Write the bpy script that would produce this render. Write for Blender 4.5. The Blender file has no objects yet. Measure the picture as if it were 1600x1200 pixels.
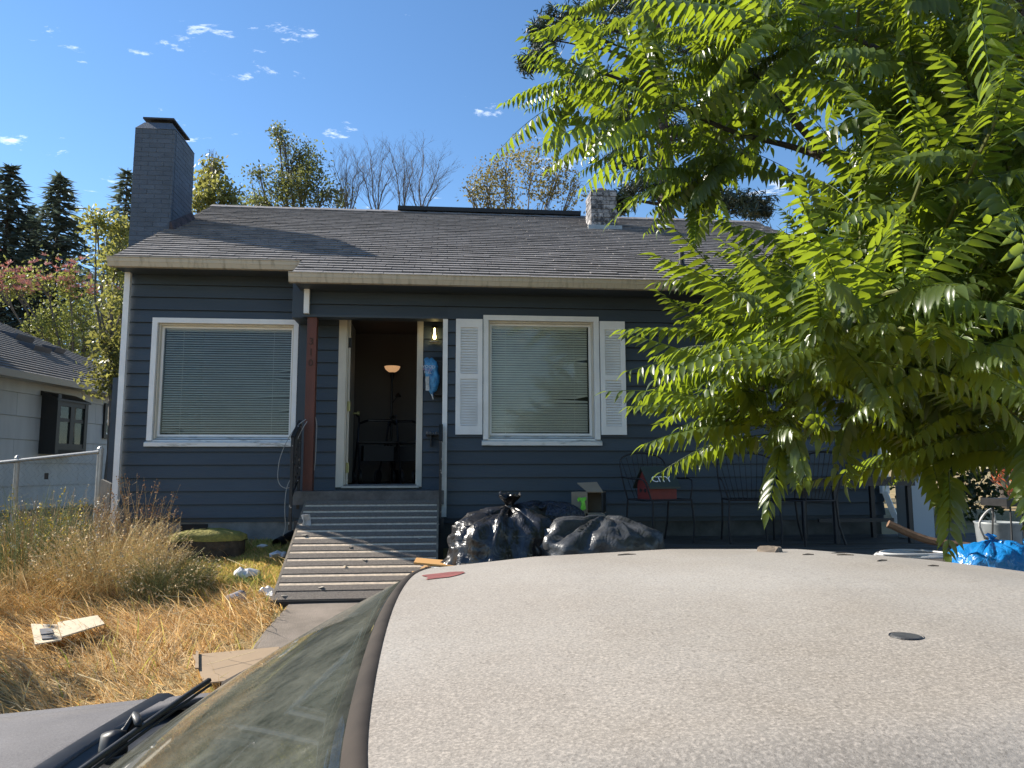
import bpy, math, random
import numpy as np
from mathutils import Vector, Matrix, noise as mnoise
random.seed(7); RNG = np.random.default_rng(7)
rad = math.radians
scene = bpy.context.scene
COL = scene.collection

# ------------------------------------------------------------------ camera, sky, sun, exposure
F_PX, PITCH, YAW, ROLL = 1160.0, rad(6.60), rad(5.34), rad(-0.124)
CAM = Vector((0.0, -8.6, 1.65))
fwd = Vector((math.sin(YAW)*math.cos(PITCH), math.cos(YAW)*math.cos(PITCH), math.sin(PITCH)))
r0 = Vector((math.cos(YAW), -math.sin(YAW), 0)); u0 = r0.cross(fwd)
RIGHT = math.cos(ROLL)*r0 + math.sin(ROLL)*u0; UP = -math.sin(ROLL)*r0 + math.cos(ROLL)*u0
cd = bpy.data.cameras.new('camera'); cam = bpy.data.objects.new('camera', cd); COL.objects.link(cam)
cd.sensor_width = 36.0; cd.lens = 36.0*F_PX/1600; cd.clip_start = 0.05; cd.clip_end = 3000
cam.matrix_world = Matrix(((RIGHT.x, UP.x, -fwd.x, CAM.x), (RIGHT.y, UP.y, -fwd.y, CAM.y), (RIGHT.z, UP.z, -fwd.z, CAM.z), (0, 0, 0, 1)))
scene.camera = cam
SUN = Vector((0.745, -0.341, -0.575)).normalized()          # direction the light travels
S = -SUN
world = bpy.data.worlds.new('World'); scene.world = world; world.use_nodes = True
def build_world():
    nt = world.node_tree; N = nt.nodes; L = nt.links
    bg = N['Background']; out = N['World Output']
    sky = N.new('ShaderNodeTexSky'); sky.sky_type = 'NISHITA'; sky.sun_disc = False
    sky.sun_elevation = math.asin(S.z); sky.sun_rotation = math.atan2(S.x, S.y)
    sky.air_density = 1.0; sky.dust_density = 0.0; sky.ozone_density = 3.0
    hs = N.new('ShaderNodeHueSaturation'); hs.inputs['Saturation'].default_value = 1.12; hs.inputs['Value'].default_value = 1.13; L.new(sky.outputs[0], hs.inputs['Color'])
    # small wispy clouds on a flat layer high above
    tc = N.new('ShaderNodeTexCoord'); sep = N.new('ShaderNodeSeparateXYZ'); L.new(tc.outputs['Generated'], sep.inputs[0])
    zz = N.new('ShaderNodeMath'); zz.operation = 'MAXIMUM'; zz.inputs[1].default_value = 0.06; L.new(sep.outputs['Z'], zz.inputs[0])
    cmb = N.new('ShaderNodeCombineXYZ')
    for i, ax in enumerate('XY'):
        dv = N.new('ShaderNodeMath'); dv.operation = 'DIVIDE'; L.new(sep.outputs[ax], dv.inputs[0]); L.new(zz.outputs[0], dv.inputs[1]); L.new(dv.outputs[0], cmb.inputs[i])
    mp = N.new('ShaderNodeMapping'); mp.inputs['Rotation'].default_value = (0, 0, rad(38)); mp.inputs['Scale'].default_value = (1.0, 1.5, 1); mp.inputs['Location'].default_value = (3.35, 1.2, 0)
    L.new(cmb.outputs[0], mp.inputs[0])
    n1 = N.new('ShaderNodeTexNoise'); n1.inputs['Scale'].default_value = 2.6; n1.inputs['Detail'].default_value = 9; n1.inputs['Roughness'].default_value = 0.66; n1.inputs['Distortion'].default_value = 0.25
    L.new(mp.outputs[0], n1.inputs['Vector'])
    cr = N.new('ShaderNodeValToRGB'); cr.color_ramp.elements[0].position = 0.60; cr.color_ramp.elements[1].position = 0.70
    L.new(n1.outputs['Fac'], cr.inputs[0])
    up = N.new('ShaderNodeMapRange'); up.inputs[1].default_value = 0.08; up.inputs[2].default_value = 0.25; L.new(sep.outputs['Z'], up.inputs[0])
    mu = N.new('ShaderNodeMath'); mu.operation = 'MULTIPLY'; L.new(cr.outputs[0], mu.inputs[0]); L.new(up.outputs[0], mu.inputs[1])
    mix = N.new('ShaderNodeMixRGB'); mix.inputs[2].default_value = (9.5, 10.0, 10.6, 1)
    L.new(mu.outputs[0], mix.inputs[0]); L.new(hs.outputs[0], mix.inputs[1]); L.new(mix.outputs[0], bg.inputs[0])
    bg.inputs[1].default_value = 0.085
build_world()
sl = bpy.data.lights.new('sun', 'SUN'); sun = bpy.data.objects.new('sun', sl); COL.objects.link(sun)
sl.energy = 5.0; sl.angle = rad(0.53); sl.color = (1.0, 0.93, 0.82)
sun.rotation_euler = (-S).to_track_quat('-Z', 'Y').to_euler()
vs = scene.view_settings; vs.view_transform = 'Standard'; vs.look = 'None'; vs.exposure = 1.05; vs.gamma = 1; vs.use_curve_mapping = False
scene.cycles.max_bounces = 6; scene.cycles.transparent_max_bounces = 8

# ------------------------------------------------------------------ pixel (1600x1200 photo) -> point helpers
def ray(x, y): return (x-800)*RIGHT - (y-600)*UP + F_PX*fwd
def at_y(x, y, Y): d = ray(x, y); return CAM + d*((Y-CAM.y)/d.y)
def at_x(x, y, X): d = ray(x, y); return CAM + d*((X-CAM.x)/d.x)
def at_z(x, y, Z): d = ray(x, y); return CAM + d*((Z-CAM.z)/d.z)
def at_d(x, y, D): d = ray(x, y); return CAM + d*(D/math.hypot(d.x, d.y))
def at_ground(x, y):
    d = ray(x, y); t = 1.0/F_PX
    for i in range(4000):
        p = CAM + d*t
        if p.z <= gz(p.x, p.y): return p
        t += 0.01/F_PX
    return p
_GY = [-400, -60, -9, -6.5, -5.2, -3.6, -1.7, 0.35, 3, 60, 400]
_GZ = [-1.0, -.3, 0, 0.0, .05, .19, .45, .82, .9, 1.1, 2.0]
def gz(x, y):
    z = float(np.interp(y, _GY, _GZ))
    return z + 0.035*mnoise.noise(Vector((x*0.7, y*0.7, 0)))*min(1, max(0, (abs(y+8)-1.0)))

# ------------------------------------------------------------------ materials
def mat(name, col, rough=0.7, var=0.0, vscale=5.0, col2=None, bump=0.0, bscale=60.0, metal=0.0, spec=0.5, trans=0.0, stretch=None, coat=0.0, alpha=1.0, seed=0.0, detail=6.0, objvar=0.0, lo=0.35, hi=0.65):
    m = bpy.data.materials.new(name); m.use_nodes = True
    nt = m.node_tree; N = nt.nodes; L = nt.links; b = N['Principled BSDF']
    c1 = (*col, 1)
    b.inputs['Base Color'].default_value = c1; b.inputs['Roughness'].default_value = rough; b.inputs['Metallic'].default_value = metal
    b.inputs['Specular IOR Level'].default_value = spec; b.inputs['Coat Weight'].default_value = coat
    tc = N.new('ShaderNodeNewGeometry'); vec = tc.outputs['Position']
    mp = N.new('ShaderNodeMapping'); mp.inputs['Location'].default_value = (seed, seed*1.7, seed*.3)
    if stretch: mp.inputs['Scale'].default_value = stretch
    L.new(vec, mp.inputs[0]); vec = mp.outputs[0]
    if var > 0 or col2:
        n = N.new('ShaderNodeTexNoise'); n.inputs['Scale'].default_value = vscale; n.inputs['Detail'].default_value = detail; n.inputs['Roughness'].default_value = 0.62
        L.new(vec, n.inputs['Vector'])
        r = N.new('ShaderNodeValToRGB'); r.color_ramp.elements[0].position = lo; r.color_ramp.elements[1].position = hi
        c2 = (*col2, 1) if col2 else tuple(min(1, c*(1+var)) for c in col)+(1,)
        ca = c1 if col2 else tuple(c*(1-var) for c in col)+(1,)
        r.color_ramp.elements[0].color = ca; r.color_ramp.elements[1].color = c2
        L.new(n.outputs['Fac'], r.inputs[0]); last = r.outputs[0]
        if objvar > 0:
            oi = N.new('ShaderNodeObjectInfo'); mr = N.new('ShaderNodeMapRange'); mr.inputs[3].default_value = 1-objvar; mr.inputs[4].default_value = 1+objvar
            L.new(oi.outputs['Random'], mr.inputs[0]); mm = N.new('ShaderNodeVectorMath'); mm.operation = 'SCALE'
            L.new(last, mm.inputs[0]); L.new(mr.outputs[0], mm.inputs['Scale']); last = mm.outputs[0]
        L.new(last, b.inputs['Base Color'])
        rr = N.new('ShaderNodeMapRange'); rr.inputs[3].default_value = max(0.02, rough-0.1); rr.inputs[4].default_value = min(1, rough+0.12)
        L.new(n.outputs['Fac'], rr.inputs[0]); L.new(rr.outputs[0], b.inputs['Roughness'])
    if bump > 0:
        n2 = N.new('ShaderNodeTexNoise'); n2.inputs['Scale'].default_value = bscale; n2.inputs['Detail'].default_value = 5
        L.new(vec, n2.inputs['Vector']); bp = N.new('ShaderNodeBump'); bp.inputs['Strength'].default_value = min(1, bump); bp.inputs['Distance'].default_value = 0.02
        L.new(n2.outputs['Fac'], bp.inputs['Height']); L.new(bp.outputs[0], b.inputs['Normal'])
    if trans > 0: b.inputs['Transmission Weight'].default_value = trans
    if alpha < 1: b.inputs['Alpha'].default_value = alpha
    return m
def emit_mat(name, col, strength):
    m = bpy.data.materials.new(name); m.use_nodes = True; b = m.node_tree.nodes['Principled BSDF']
    b.inputs['Base Color'].default_value = (*col, 1); b.inputs['Emission Color'].default_value = (*col, 1); b.inputs['Emission Strength'].default_value = strength
    return m
def leaf_mat(name, front, back, transl, gloss=0.35, tmix=0.5, var=0.25, vscale=3.0, attr=False):
    m = bpy.data.materials.new(name); m.use_nodes = True
    nt = m.node_tree; N = nt.nodes; L = nt.links; b = N['Principled BSDF']; out = N['Material Output']
    g = N.new('ShaderNodeNewGeometry'); mx = N.new('ShaderNodeMixRGB'); mx.inputs[1].default_value = (*front, 1); mx.inputs[2].default_value = (*back, 1)
    L.new(g.outputs['Backfacing'], mx.inputs[0])
    n = N.new('ShaderNodeTexNoise'); n.inputs['Scale'].default_value = vscale; n.inputs['Detail'].default_value = 3; L.new(g.outputs['Position'], n.inputs['Vector'])
    mr = N.new('ShaderNodeMapRange'); mr.inputs[1].default_value = .3; mr.inputs[2].default_value = .7; mr.inputs[3].default_value = 1-var; mr.inputs[4].default_value = 1+var; L.new(n.outputs['Fac'], mr.inputs[0])
    sc = N.new('ShaderNodeVectorMath'); sc.operation = 'SCALE'; L.new(mx.outputs[0], sc.inputs[0]); L.new(mr.outputs[0], sc.inputs['Scale'])
    L.new(sc.outputs[0], b.inputs['Base Color']); b.inputs['Roughness'].default_value = gloss; b.inputs['Specular IOR Level'].default_value = 0.45
    t = N.new('ShaderNodeBsdfTranslucent')
    st = N.new('ShaderNodeVectorMath'); st.operation = 'SCALE'; st.inputs[0].default_value = transl; L.new(mr.outputs[0], st.inputs['Scale']); L.new(st.outputs[0], t.inputs[0])
    ms = N.new('ShaderNodeMixShader'); ms.inputs[0].default_value = tmix; L.new(b.outputs[0], ms.inputs[1]); L.new(t.outputs[0], ms.inputs[2]); L.new(ms.outputs[0], out.inputs[0])
    return m
def attr_mat(name, rough=0.8, tmix=0.4):
    m = bpy.data.materials.new(name); m.use_nodes = True
    nt = m.node_tree; N = nt.nodes; L = nt.links; b = N['Principled BSDF']; out = N['Material Output']
    a = N.new('ShaderNodeAttribute'); a.attribute_name = 'tint'; L.new(a.outputs['Color'], b.inputs['Base Color']); b.inputs['Roughness'].default_value = rough
    t = N.new('ShaderNodeBsdfTranslucent'); L.new(a.outputs['Color'], t.inputs[0])
    ms = N.new('ShaderNodeMixShader'); ms.inputs[0].default_value = tmix; L.new(b.outputs[0], ms.inputs[1]); L.new(t.outputs[0], ms.inputs[2]); L.new(ms.outputs[0], out.inputs[0])
    return m

# ------------------------------------------------------------------ mesh + object helpers
class MB:
    def __init__(s): s.v = []; s.f = []
    def quad(s, a, b, c, d):
        n = len(s.v); s.v += [tuple(a), tuple(b), tuple(c), tuple(d)]; s.f.append((n, n+1, n+2, n+3)); return s
    def tri(s, a, b, c):
        n = len(s.v); s.v += [tuple(a), tuple(b), tuple(c)]; s.f.append((n, n+1, n+2)); return s
    def hexa(s, p):      # 8 points: bottom 4 ccw, top 4 ccw
        n = len(s.v); s.v += [tuple(q) for q in p]
        s.f += [(n+3, n+2, n+1, n), (n+4, n+5, n+6, n+7), (n, n+1, n+5, n+4), (n+1, n+2, n+6, n+5), (n+2, n+3, n+7, n+6), (n+3, n, n+4, n+7)]; return s
    def box(s, x0, x1, y0, y1, z0, z1):
        return s.hexa([(x0, y0, z0), (x1, y0, z0), (x1, y1, z0), (x0, y1, z0), (x0, y0, z1), (x1, y0, z1), (x1, y1, z1), (x0, y1, z1)])
    def bar(s, a, b, w, h, up=(0, 0, 1)):     # rectangular bar from a to b
        a = Vector(a); b = Vector(b); d = (b-a).normalized(); u = Vector(up)
        sd = d.cross(u)
        if sd.length < 1e-4: sd = d.cross(Vector((1, 0, 0)))
        sd.normalize(); u = sd.cross(d).normalized()
        o = [sd*(-w/2)-u*(h/2), sd*(w/2)-u*(h/2), sd*(w/2)+u*(h/2), sd*(-w/2)+u*(h/2)]
        return s.hexa([a+o[0], a+o[1], b+o[1], b+o[0], a+o[3], a+o[2], b+o[2], b+o[3]])
    def tube(s, pts, r, n=6, cap=True):
        pts = [Vector(p) for p in pts]; base = len(s.v); k = len(pts)
        rr = r if isinstance(r, (list, tuple)) else [r]*k
        ref = Vector((0.13, 0.31, 0.94))
        for i, p in enumerate(pts):
            t = (pts[min(i+1, k-1)]-pts[max(i-1, 0)]).normalized()
            a = t.cross(ref)
            if a.length < 0.05: a = t.cross(Vector((1, 0, 0)))
            a.normalize(); b = t.cross(a)
            for j in range(n):
                q = p + (a*math.cos(2*math.pi*j/n) + b*math.sin(2*math.pi*j/n))*rr[i]; s.v.append(tuple(q))
        for i in range(k-1):
            for j in range(n):
                s.f.append((base+i*n+j, base+i*n+(j+1) % n, base+(i+1)*n+(j+1) % n, base+(i+1)*n+j))
        if cap: s.f.append(tuple(base+j for j in range(n))[::-1]); s.f.append(tuple(base+(k-1)*n+j for j in range(n)))
        return s
    def lathe(s, prof, c=(0, 0, 0), n=20):
        base = len(s.v); k = len(prof)
        for r, z in prof:
            for j in range(n): a = 2*math.pi*j/n; s.v.append((c[0]+r*math.cos(a), c[1]+r*math.sin(a), c[2]+z))
        for i in range(k-1):
            for j in range(n): s.f.append((base+i*n+j, base+i*n+(j+1) % n, base+(i+1)*n+(j+1) % n, base+(i+1)*n+j))
        return s
    def grid(s, P):       # P[i][j] points
        base = len(s.v); ni = len(P); nj = len(P[0])
        for row in P: s.v += [tuple(q) for q in row]
        for i in range(ni-1):
            for j in range(nj-1): s.f.append((base+i*nj+j, base+i*nj+j+1, base+(i+1)*nj+j+1, base+(i+1)*nj+j))
        return s
    def prism(s, poly, ext):   # closed planar polygon (3d) extruded by vector
        n = len(s.v); k = len(poly); e = Vector(ext)
        s.v += [tuple(p) for p in poly] + [tuple(Vector(p)+e) for p in poly]
        s.f.append(tuple(range(n, n+k))[::-1]); s.f.append(tuple(range(n+k, n+2*k)))
        for i in range(k): j = (i+1) % k; s.f.append((n+i, n+j, n+k+j, n+k+i))
        return s
    def mesh(s, name='m'):
        me = bpy.data.meshes.new(name); me.from_pydata(s.v, [], s.f); me.update(); return me
def npmesh(name, V, T, tint=None):
    V = np.asarray(V, np.float32); T = np.asarray(T, np.int32); k = T.shape[1]
    me = bpy.data.meshes.new(name); me.vertices.add(len(V)); me.vertices.foreach_set('co', V.ravel())
    me.loops.add(T.size); me.loops.foreach_set('vertex_index', T.ravel())
    me.polygons.add(len(T)); me.polygons.foreach_set('loop_start', np.arange(0, T.size, k, dtype=np.int32))
    me.update(calc_edges=True)
    if tint is not None:
        at = me.attributes.new('tint', 'FLOAT_COLOR', 'POINT'); c = np.ones((len(V), 4), np.float32); c[:, :3] = tint; at.data.foreach_set('color', c.ravel())
    me.validate(); return me
WL = {}
def obj(name, me, m=None, parent=None, loc=None, smooth=False, local=False):
    if isinstance(me, MB): me = me.mesh(name)
    o = bpy.data.objects.new(name, me); COL.objects.link(o)
    if m is not None and me is not None and len(me.materials) == 0: me.materials.append(m)
    if smooth and me is not None: me.shade_smooth() if hasattr(me, 'shade_smooth') else None
    if parent is not None:
        o.parent = parent
        if not local: o.matrix_parent_inverse = Matrix.Translation(-WL.get(parent.name, Vector()))
    if loc is not None: o.location = loc
    WL[o.name] = Vector(loc) if loc is not None else Vector()
    if parent is not None and local: WL[o.name] = Vector()
    return o
def tag(o, label, cat, group=None, kind=None):
    o['label'] = label; o['category'] = cat
    if group: o['group'] = group
    if kind: o['kind'] = kind
    return o
def thing(name, label, cat, loc=(0, 0, 0), rz=0, group=None):
    o = bpy.data.objects.new(name, None); COL.objects.link(o); o.location = loc; o.rotation_euler = (0, 0, rz); o.empty_display_size = .1
    WL[o.name] = Vector(loc); return tag(o, label, cat, group)
def struct(name, me, m): o = obj(name, me, m); o['kind'] = 'structure'; return o
def bevel(o, w, seg=2):
    b = o.modifiers.new('edge', 'BEVEL'); b.width = w; b.segments = seg; b.limit_method = 'ANGLE'; return o

M = {}
M['navy'] = mat('navy siding paint', (.044, .061, .081), .55, .14, 3.0, bump=.12, bscale=40, stretch=(.25, 1, 1), objvar=.10)
M['navy_brick'] = mat('navy painted brick', (.078, .098, .13), .7, .14, 6, bump=.3, bscale=70, objvar=.10)
M['white'] = mat('white trim paint', (.80, .80, .79), .5, .06, 4, bump=.06, bscale=50)
M['white_dirty'] = mat('weathered white sill paint', (.74, .74, .71), .65, 0, 9, col2=(.22, .21, .17), lo=.52, hi=.72, bump=.15, stretch=(.5, 1, 3))
M['cream'] = mat('stained cream gutter', (.50, .45, .36), .5, 0, 6, col2=(.20, .17, .12), lo=.5, hi=.8, stretch=(2.5, 1, .4))
M['casing'] = mat('aged door casing', (.62, .58, .49), .55, .10, 6, stretch=(1, 1, .3))
M['black_metal'] = mat('black iron', (.012, .012, .013), .5, .2, 20)
M['black'] = mat('black', (.01, .01, .011), .6)
M['post'] = mat('brown stained post', (.12, .038, .024), .6, .3, 6, bump=.25, bscale=40, stretch=(1, 1, .12))
M['concrete'] = mat('old concrete', (.24, .23, .21), .9, .3, 4, bump=.35, bscale=60)
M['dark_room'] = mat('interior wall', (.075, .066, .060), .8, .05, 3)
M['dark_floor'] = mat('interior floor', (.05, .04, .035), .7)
M['brass'] = mat('old hinge brass', (.40, .38, .16), .5, metal=.4)
M['soil'] = mat('dry soil', (.22, .16, .095), .95, 0, 4, col2=(.11, .09, .05), bump=.5, bscale=30)
M['trunk'] = mat('bark', (.045, .036, .030), .9, .35, 12, bump=.6, bscale=30, stretch=(1, 1, .25))
M['bark_grey'] = mat('grey bark', (.13, .11, .095), .9, .25, 12)
M['steel'] = mat('galvanised steel', (.36, .36, .35), .45, .12, 10, metal=.6)

# ------------------------------------------------------------------ ground
def build_ground():
    xs = np.concatenate([np.linspace(-300, -14, 14), np.linspace(-12, 12, 61), np.linspace(14, 300, 14)])
    ys = np.concatenate([np.linspace(-300, -14, 12), np.linspace(-12, 12, 81), np.linspace(14, 400, 16)])
    P = [[(x, y, gz(x, y)) for x in xs] for y in ys]
    m = mat('lawn soil', (.34, .23, .105), .95, 0, 1.6, col2=(.18, .15, .055), bump=.6, bscale=25)
    g = MB().grid(P); o = struct('ground', g, m); o.data.shade_smooth()
    # concrete path from the foot of the ramp, parking strip under the car
    P = []
    for y in np.linspace(-1.3, -6.6, 20): P.append([(x, y, gz(x, y)+.03) for x in np.linspace(-1.36+.03*math.sin(y*3), .35, 6)])
    o = struct('path', MB().grid(P), mat('path concrete', (.235, .195, .16), .95, 0, 3, col2=(.15, .125, .10), bump=.3, bscale=90))
    P = [[(x, y, gz(x, y)+.034) for x in np.linspace(-7, 9, 40)] for y in np.linspace(-10.5, -6.2, 16)]
    o = struct('driveway', MB().grid(P), mat('driveway concrete', (.22, .21, .19), .95, .25, 2, bump=.3, bscale=60))
build_ground()

# ------------------------------------------------------------------ the blue house
XL, XR = -3.74, 5.30          # wall corners
YB = .47                      # recessed plane: window wall and door wall
SILL = 1.48
SL = .536
def roofz(y): return 4.10 + SL*(y-.10)
RIDGE_Y = 3.56
house = thing('blue_house', 'navy blue clapboard house with grey shingle roof and open front door', 'house', (0, 3, .84))
def piece(name, mb, m, parent=house, **k): return obj(name, mb, m, parent, **k)
EXPO = .1535
def clap(x0, x1, y, z0, z1, full0):
    # wedge board: thicker at its lower edge
    t = lambda z: .003 + .025*(1-(z-full0)/EXPO)
    a, b = t(z0), t(z1)
    return MB().hexa([(x0, y-a, z0), (x1, y-a, z0), (x1, y+.01, z0), (x0, y+.01, z0), (x0, y-b, z1), (x1, y-b, z1), (x1, y+.01, z1), (x0, y+.01, z1)])
def siding(x0, x1, y, z0, z1, openings, zbase=1.095):
    k0 = int(math.floor((z0-zbase)/EXPO)); z = zbase + k0*EXPO
    while z < z1-1e-4:
        a, b = max(z+.009, z0), min(z+EXPO, z1)
        cuts = sorted([(max(x0, o[0]), min(x1, o[1]), o[2], o[3]) for o in openings if o[2] < b-.002 and o[3] > a+.002 and o[1] > x0 and o[0] < x1])
        cur = x0; segs = []
        for c in cuts:
            if c[0] > cur+.005: segs.append((cur, c[0], a, b))
            if c[2] > a+.01: segs.append((c[0], c[1], a, c[2]))
            if c[3] < b-.01: segs.append((c[0], c[1], c[3], b))
            cur = c[1]
        if x1 > cur+.005: segs.append((cur, x1, a, b))
        for s in segs:
            j = random.uniform(-.0015, .0015)
            piece('siding_board', clap(s[0], s[1], y+j, s[2], s[3], z), M['navy'])
        z += EXPO
WIN_L = (-3.385, -1.80, 2.02, 3.40)     # clear openings
WIN_R = (.525, 1.78, 2.02, 3.40)
DOOR = (-1.16, -.305, SILL, 3.56)
# solid wall cores behind the boards, with openings
def core(x0, x1, y, z0, z1, op, th=.12):
    mb = MB()
    if op:
        a, b, c, d = op
        mb.box(x0, a, y, y+th, z0, z1); mb.box(b, x1, y, y+th, z0, z1); mb.box(a, b, y, y+th, d, z1)
        if c > z0: mb.box(a, b, y, y+th, z0, c)
    else: mb.box(x0, x1, y, y+th, z0, z1)
    return mb
piece('front_wall', core(XL, -1.62, YB+.012, 1.05, 4.2, WIN_L), M['navy'])
piece('door_wall', core(-1.62, .0, YB+.012, 1.05, 4.2, DOOR), M['navy'])
piece('front_wall', core(0, XR, .012, 1.05, 3.95, WIN_R), M['navy'])
piece('porch_side_wall', MB().box(0.0, .10, .132, YB+.012, 1.05, 3.95), M['navy'])
piece('side_wall', MB().box(XR-.12, XR, .14, 6.6, 1.05, 3.95).prism([(XR-.12, -.0, 3.9), (XR-.12, 6.9, 3.9), (XR-.12, RIDGE_Y, roofz(RIDGE_Y)-.06)], (.12, 0, 0)), M['navy'])
piece('side_wall', MB().box(XL, XL+.12, YB+.14, 6.6, 1.05, 4.2).prism([(XL, .47, 4.2), (XL, 6.6, 4.2), (XL, RIDGE_Y, roofz(RIDGE_Y)-.06)], (.12, 0, 0)), M['navy'])
piece('back_wall', MB().box(XL, XR, 6.6, 6.72, .9, 4.2), M['navy'])
piece('foundation', MB().box(XL+.03, -1.5, YB+.03, YB+.2, .3, 1.10), M['concrete']); piece('foundation', MB().box(XL+.03, XL+.2, YB+.2, 6.6, .3, 1.1), M['concrete']); piece('foundation', MB().box(XR-.2, XR-.02, .2, 6.6, .3, 1.1), M['concrete'])
piece('foundation', MB().box(-.1, XR-.02, .04, .2, .3, 1.10), mat('dark concrete', (.085, .085, .08), .9, .4, 3)); piece('foundation_vent', MB().box(-3.02, -2.72, YB+.018, YB+.05, .93, 1.03), M['black'])  # deck-side foundation gets a darker concrete tone than the rest
siding(XL, -1.74, YB, 1.095, 4.16, [(-3.45, -1.735, 1.93, 3.46)])
siding(-1.62, -1.262, YB, 1.40, 3.60, [])
siding(-.245, -.002, YB, 1.40, 3.60, [])
siding(.052, XR, 0, 1.095, 3.80, [(.465, 1.84, 1.925, 3.465)])
siding(-1.60, .052, 0, 3.432, 3.80, [])
for k in range(18):                       # side boards seen edge-on at the gable end
    z = 1.095+k*EXPO
    piece('siding_board', MB().box(XL-.02, XL, YB, 6.6, z, z+EXPO-.004), M['navy'])
piece('corner_board', MB().box(-1.745, -1.60, YB-.035, YB+.01, 1.095, 3.95), M['navy'])
piece('porch_beam', MB().box(-1.60, .05, .012, .12, 3.44, 3.80).box(-1.62, .06, -.034, .135, 3.405, 3.432), M['navy'])
piece('porch_beam', MB().box(-1.74, -1.60, 0.0, YB-.036, 3.40, 3.86), M['navy'])
piece('porch_ceiling', MB().box(-1.62, .0, .136, YB, 3.60, 3.64), M['navy'])
piece('corner_trim', MB().box(-.006, .050, -.028, .03, 1.12, 3.42), M['white'])
piece('porch_floor', MB().box(-1.66, .02, -.16, YB+.03, 1.27, 1.42), mat('porch floor', (.10, .10, .10), .85, .3, 8))
piece('porch_step', MB().box(-1.56, .02, -.45, -.16, .5, 1.12), mat('dark step concrete', (.07, .065, .06), .9, .3, 5))
# windows
def window(op, y, name_glass):
    a, b, c, d = op
    w = piece('window', MB().box(a-.06, a+.0, y-.035, y+.02, c-.02, d+.06).box(b, b+.06, y-.035, y+.02, c-.02, d+.06).box(a, b, y-.035, y+.02, d, d+.06), M['white'])
    obj('reveal', MB().box(a, a+.02, y+.02, y+.13, c, d).box(b-.02, b, y+.02, y+.13, c, d).box(a+.02, b-.02, y+.02, y+.13, d-.02, d), M['casing'], w)
    obj('sill', MB().hexa([(a-.075, y-.06, c-.09), (b+.075, y-.06, c-.09), (b+.075, y+.02, c-.09), (a-.075, y+.02, c-.09), (a-.075, y-.06, c-.045), (b+.075, y-.06, c-.045), (b+.075, y+.02, c-.02), (a-.075, y+.02, c-.02)])
        .hexa([(a+.0, y+.0, c-.05), (b, y+.0, c-.05), (b, y+.11, c-.05), (a, y+.11, c-.05), (a, y+.0, c-.012), (b, y+.0, c-.012), (b, y+.11, c+.03), (a, y+.11, c+.03)]), M['white_dirty'], w)
    obj('sash', MB().box(a+.02, a+.045, y+.075, y+.105, c+.03, d-.02).box(b-.045, b-.02, y+.075, y+.105, c+.03, d-.02).box(a+.045, b-.045, y+.075, y+.105, d-.045, d-.02).box(a+.045, b-.045, y+.075, y+.105, c+.03, c+.055), M['white'], w)
    obj('pane', MB().box(a+.04, b-.04, y+.088, y+.093, c+.05, d-.04), M['glass'], w)
    return w
def glass_mat(name, tint=(.97, .98, .97), refl=.5, dirt=.25, dirtcol=(.28, .31, .26), dscale=3.5, rgh=.6, lowf=.3):
    m = bpy.data.materials.new(name); m.use_nodes = True; nt = m.node_tree; N = nt.nodes; L = nt.links
    out = N['Material Output']; N.remove(N['Principled BSDF'])
    tr = N.new('ShaderNodeBsdfTransparent'); tr.inputs[0].default_value = (*tint, 1)
    gl = N.new('ShaderNodeBsdfGlossy'); gl.inputs['Roughness'].default_value = .03
    fr = N.new('ShaderNodeFresnel'); fr.inputs[0].default_value = 1.0+refl
    ms = N.new('ShaderNodeMixShader'); L.new(fr.outputs[0], ms.inputs[0]); L.new(tr.outputs[0], ms.inputs[1]); L.new(gl.outputs[0], ms.inputs[2])
    df = N.new('ShaderNodeBsdfDiffuse'); df.inputs[0].default_value = (*dirtcol, 1)
    g = N.new('ShaderNodeNewGeometry'); n = N.new('ShaderNodeTexNoise'); n.inputs['Scale'].default_value = dscale; n.inputs['Detail'].default_value = 9; n.inputs['Roughness'].default_value = rgh; L.new(g.outputs['Position'], n.inputs['Vector'])
    mr = N.new('ShaderNodeMapRange'); mr.inputs[1].default_value = .35; mr.inputs[2].default_value = .75; mr.inputs[3].default_value = dirt*lowf; mr.inputs[4].default_value = dirt; L.new(n.outputs['Fac'], mr.inputs[0])
    m2 = N.new('ShaderNodeMixShader'); L.new(mr.outputs[0], m2.inputs[0]); L.new(ms.outputs[0], m2.inputs[1]); L.new(df.outputs[0], m2.inputs[2]); L.new(m2.outputs[0], out.inputs[0])
    return m
M['glass'] = glass_mat('window glass', refl=.38, dirt=.06)
window(WIN_L, YB, 'l'); window(WIN_R, 0, 'r')
# shutters with louvres
def shutter(x0, x1):
    z0, z1, y = 2.055, 3.405, -.055
    s = piece('shutter', MB().box(x0, x0+.055, y, y+.032, z0, z1).box(x1-.055, x1, y, y+.032, z0, z1).box(x0+.055, x1-.055, y, y+.032, z1-.10, z1).box(x0+.055, x1-.055, y, y+.032, z0, z0+.10).box(x0+.055, x1-.055, y, y+.032, 2.70, 2.76).box(x0+.05, x1-.05, y+.026, y+.03, z0+.1, z1-.1), M['white'])
    for a, b in ((z0+.105, 2.695), (2.765, z1-.105)):
        n = 17; h = (b-a)/n; me = None
        for k in range(n):
            if me is None: me = MB().hexa([(x0+.055, -.002, 0), (x1-.055, -.002, 0), (x1-.055, .006, 0), (x0+.055, .006, 0), (x0+.055, .019, h*.95), (x1-.055, .019, h*.95), (x1-.055, .024, h*.95), (x0+.055, .024, h*.95)]).mesh('slat')
            obj('slat', me, M['white'], s, loc=(0, y, a+k*h))
    return s
shutter(.145, .455); shutter(1.85, 2.15)
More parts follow.
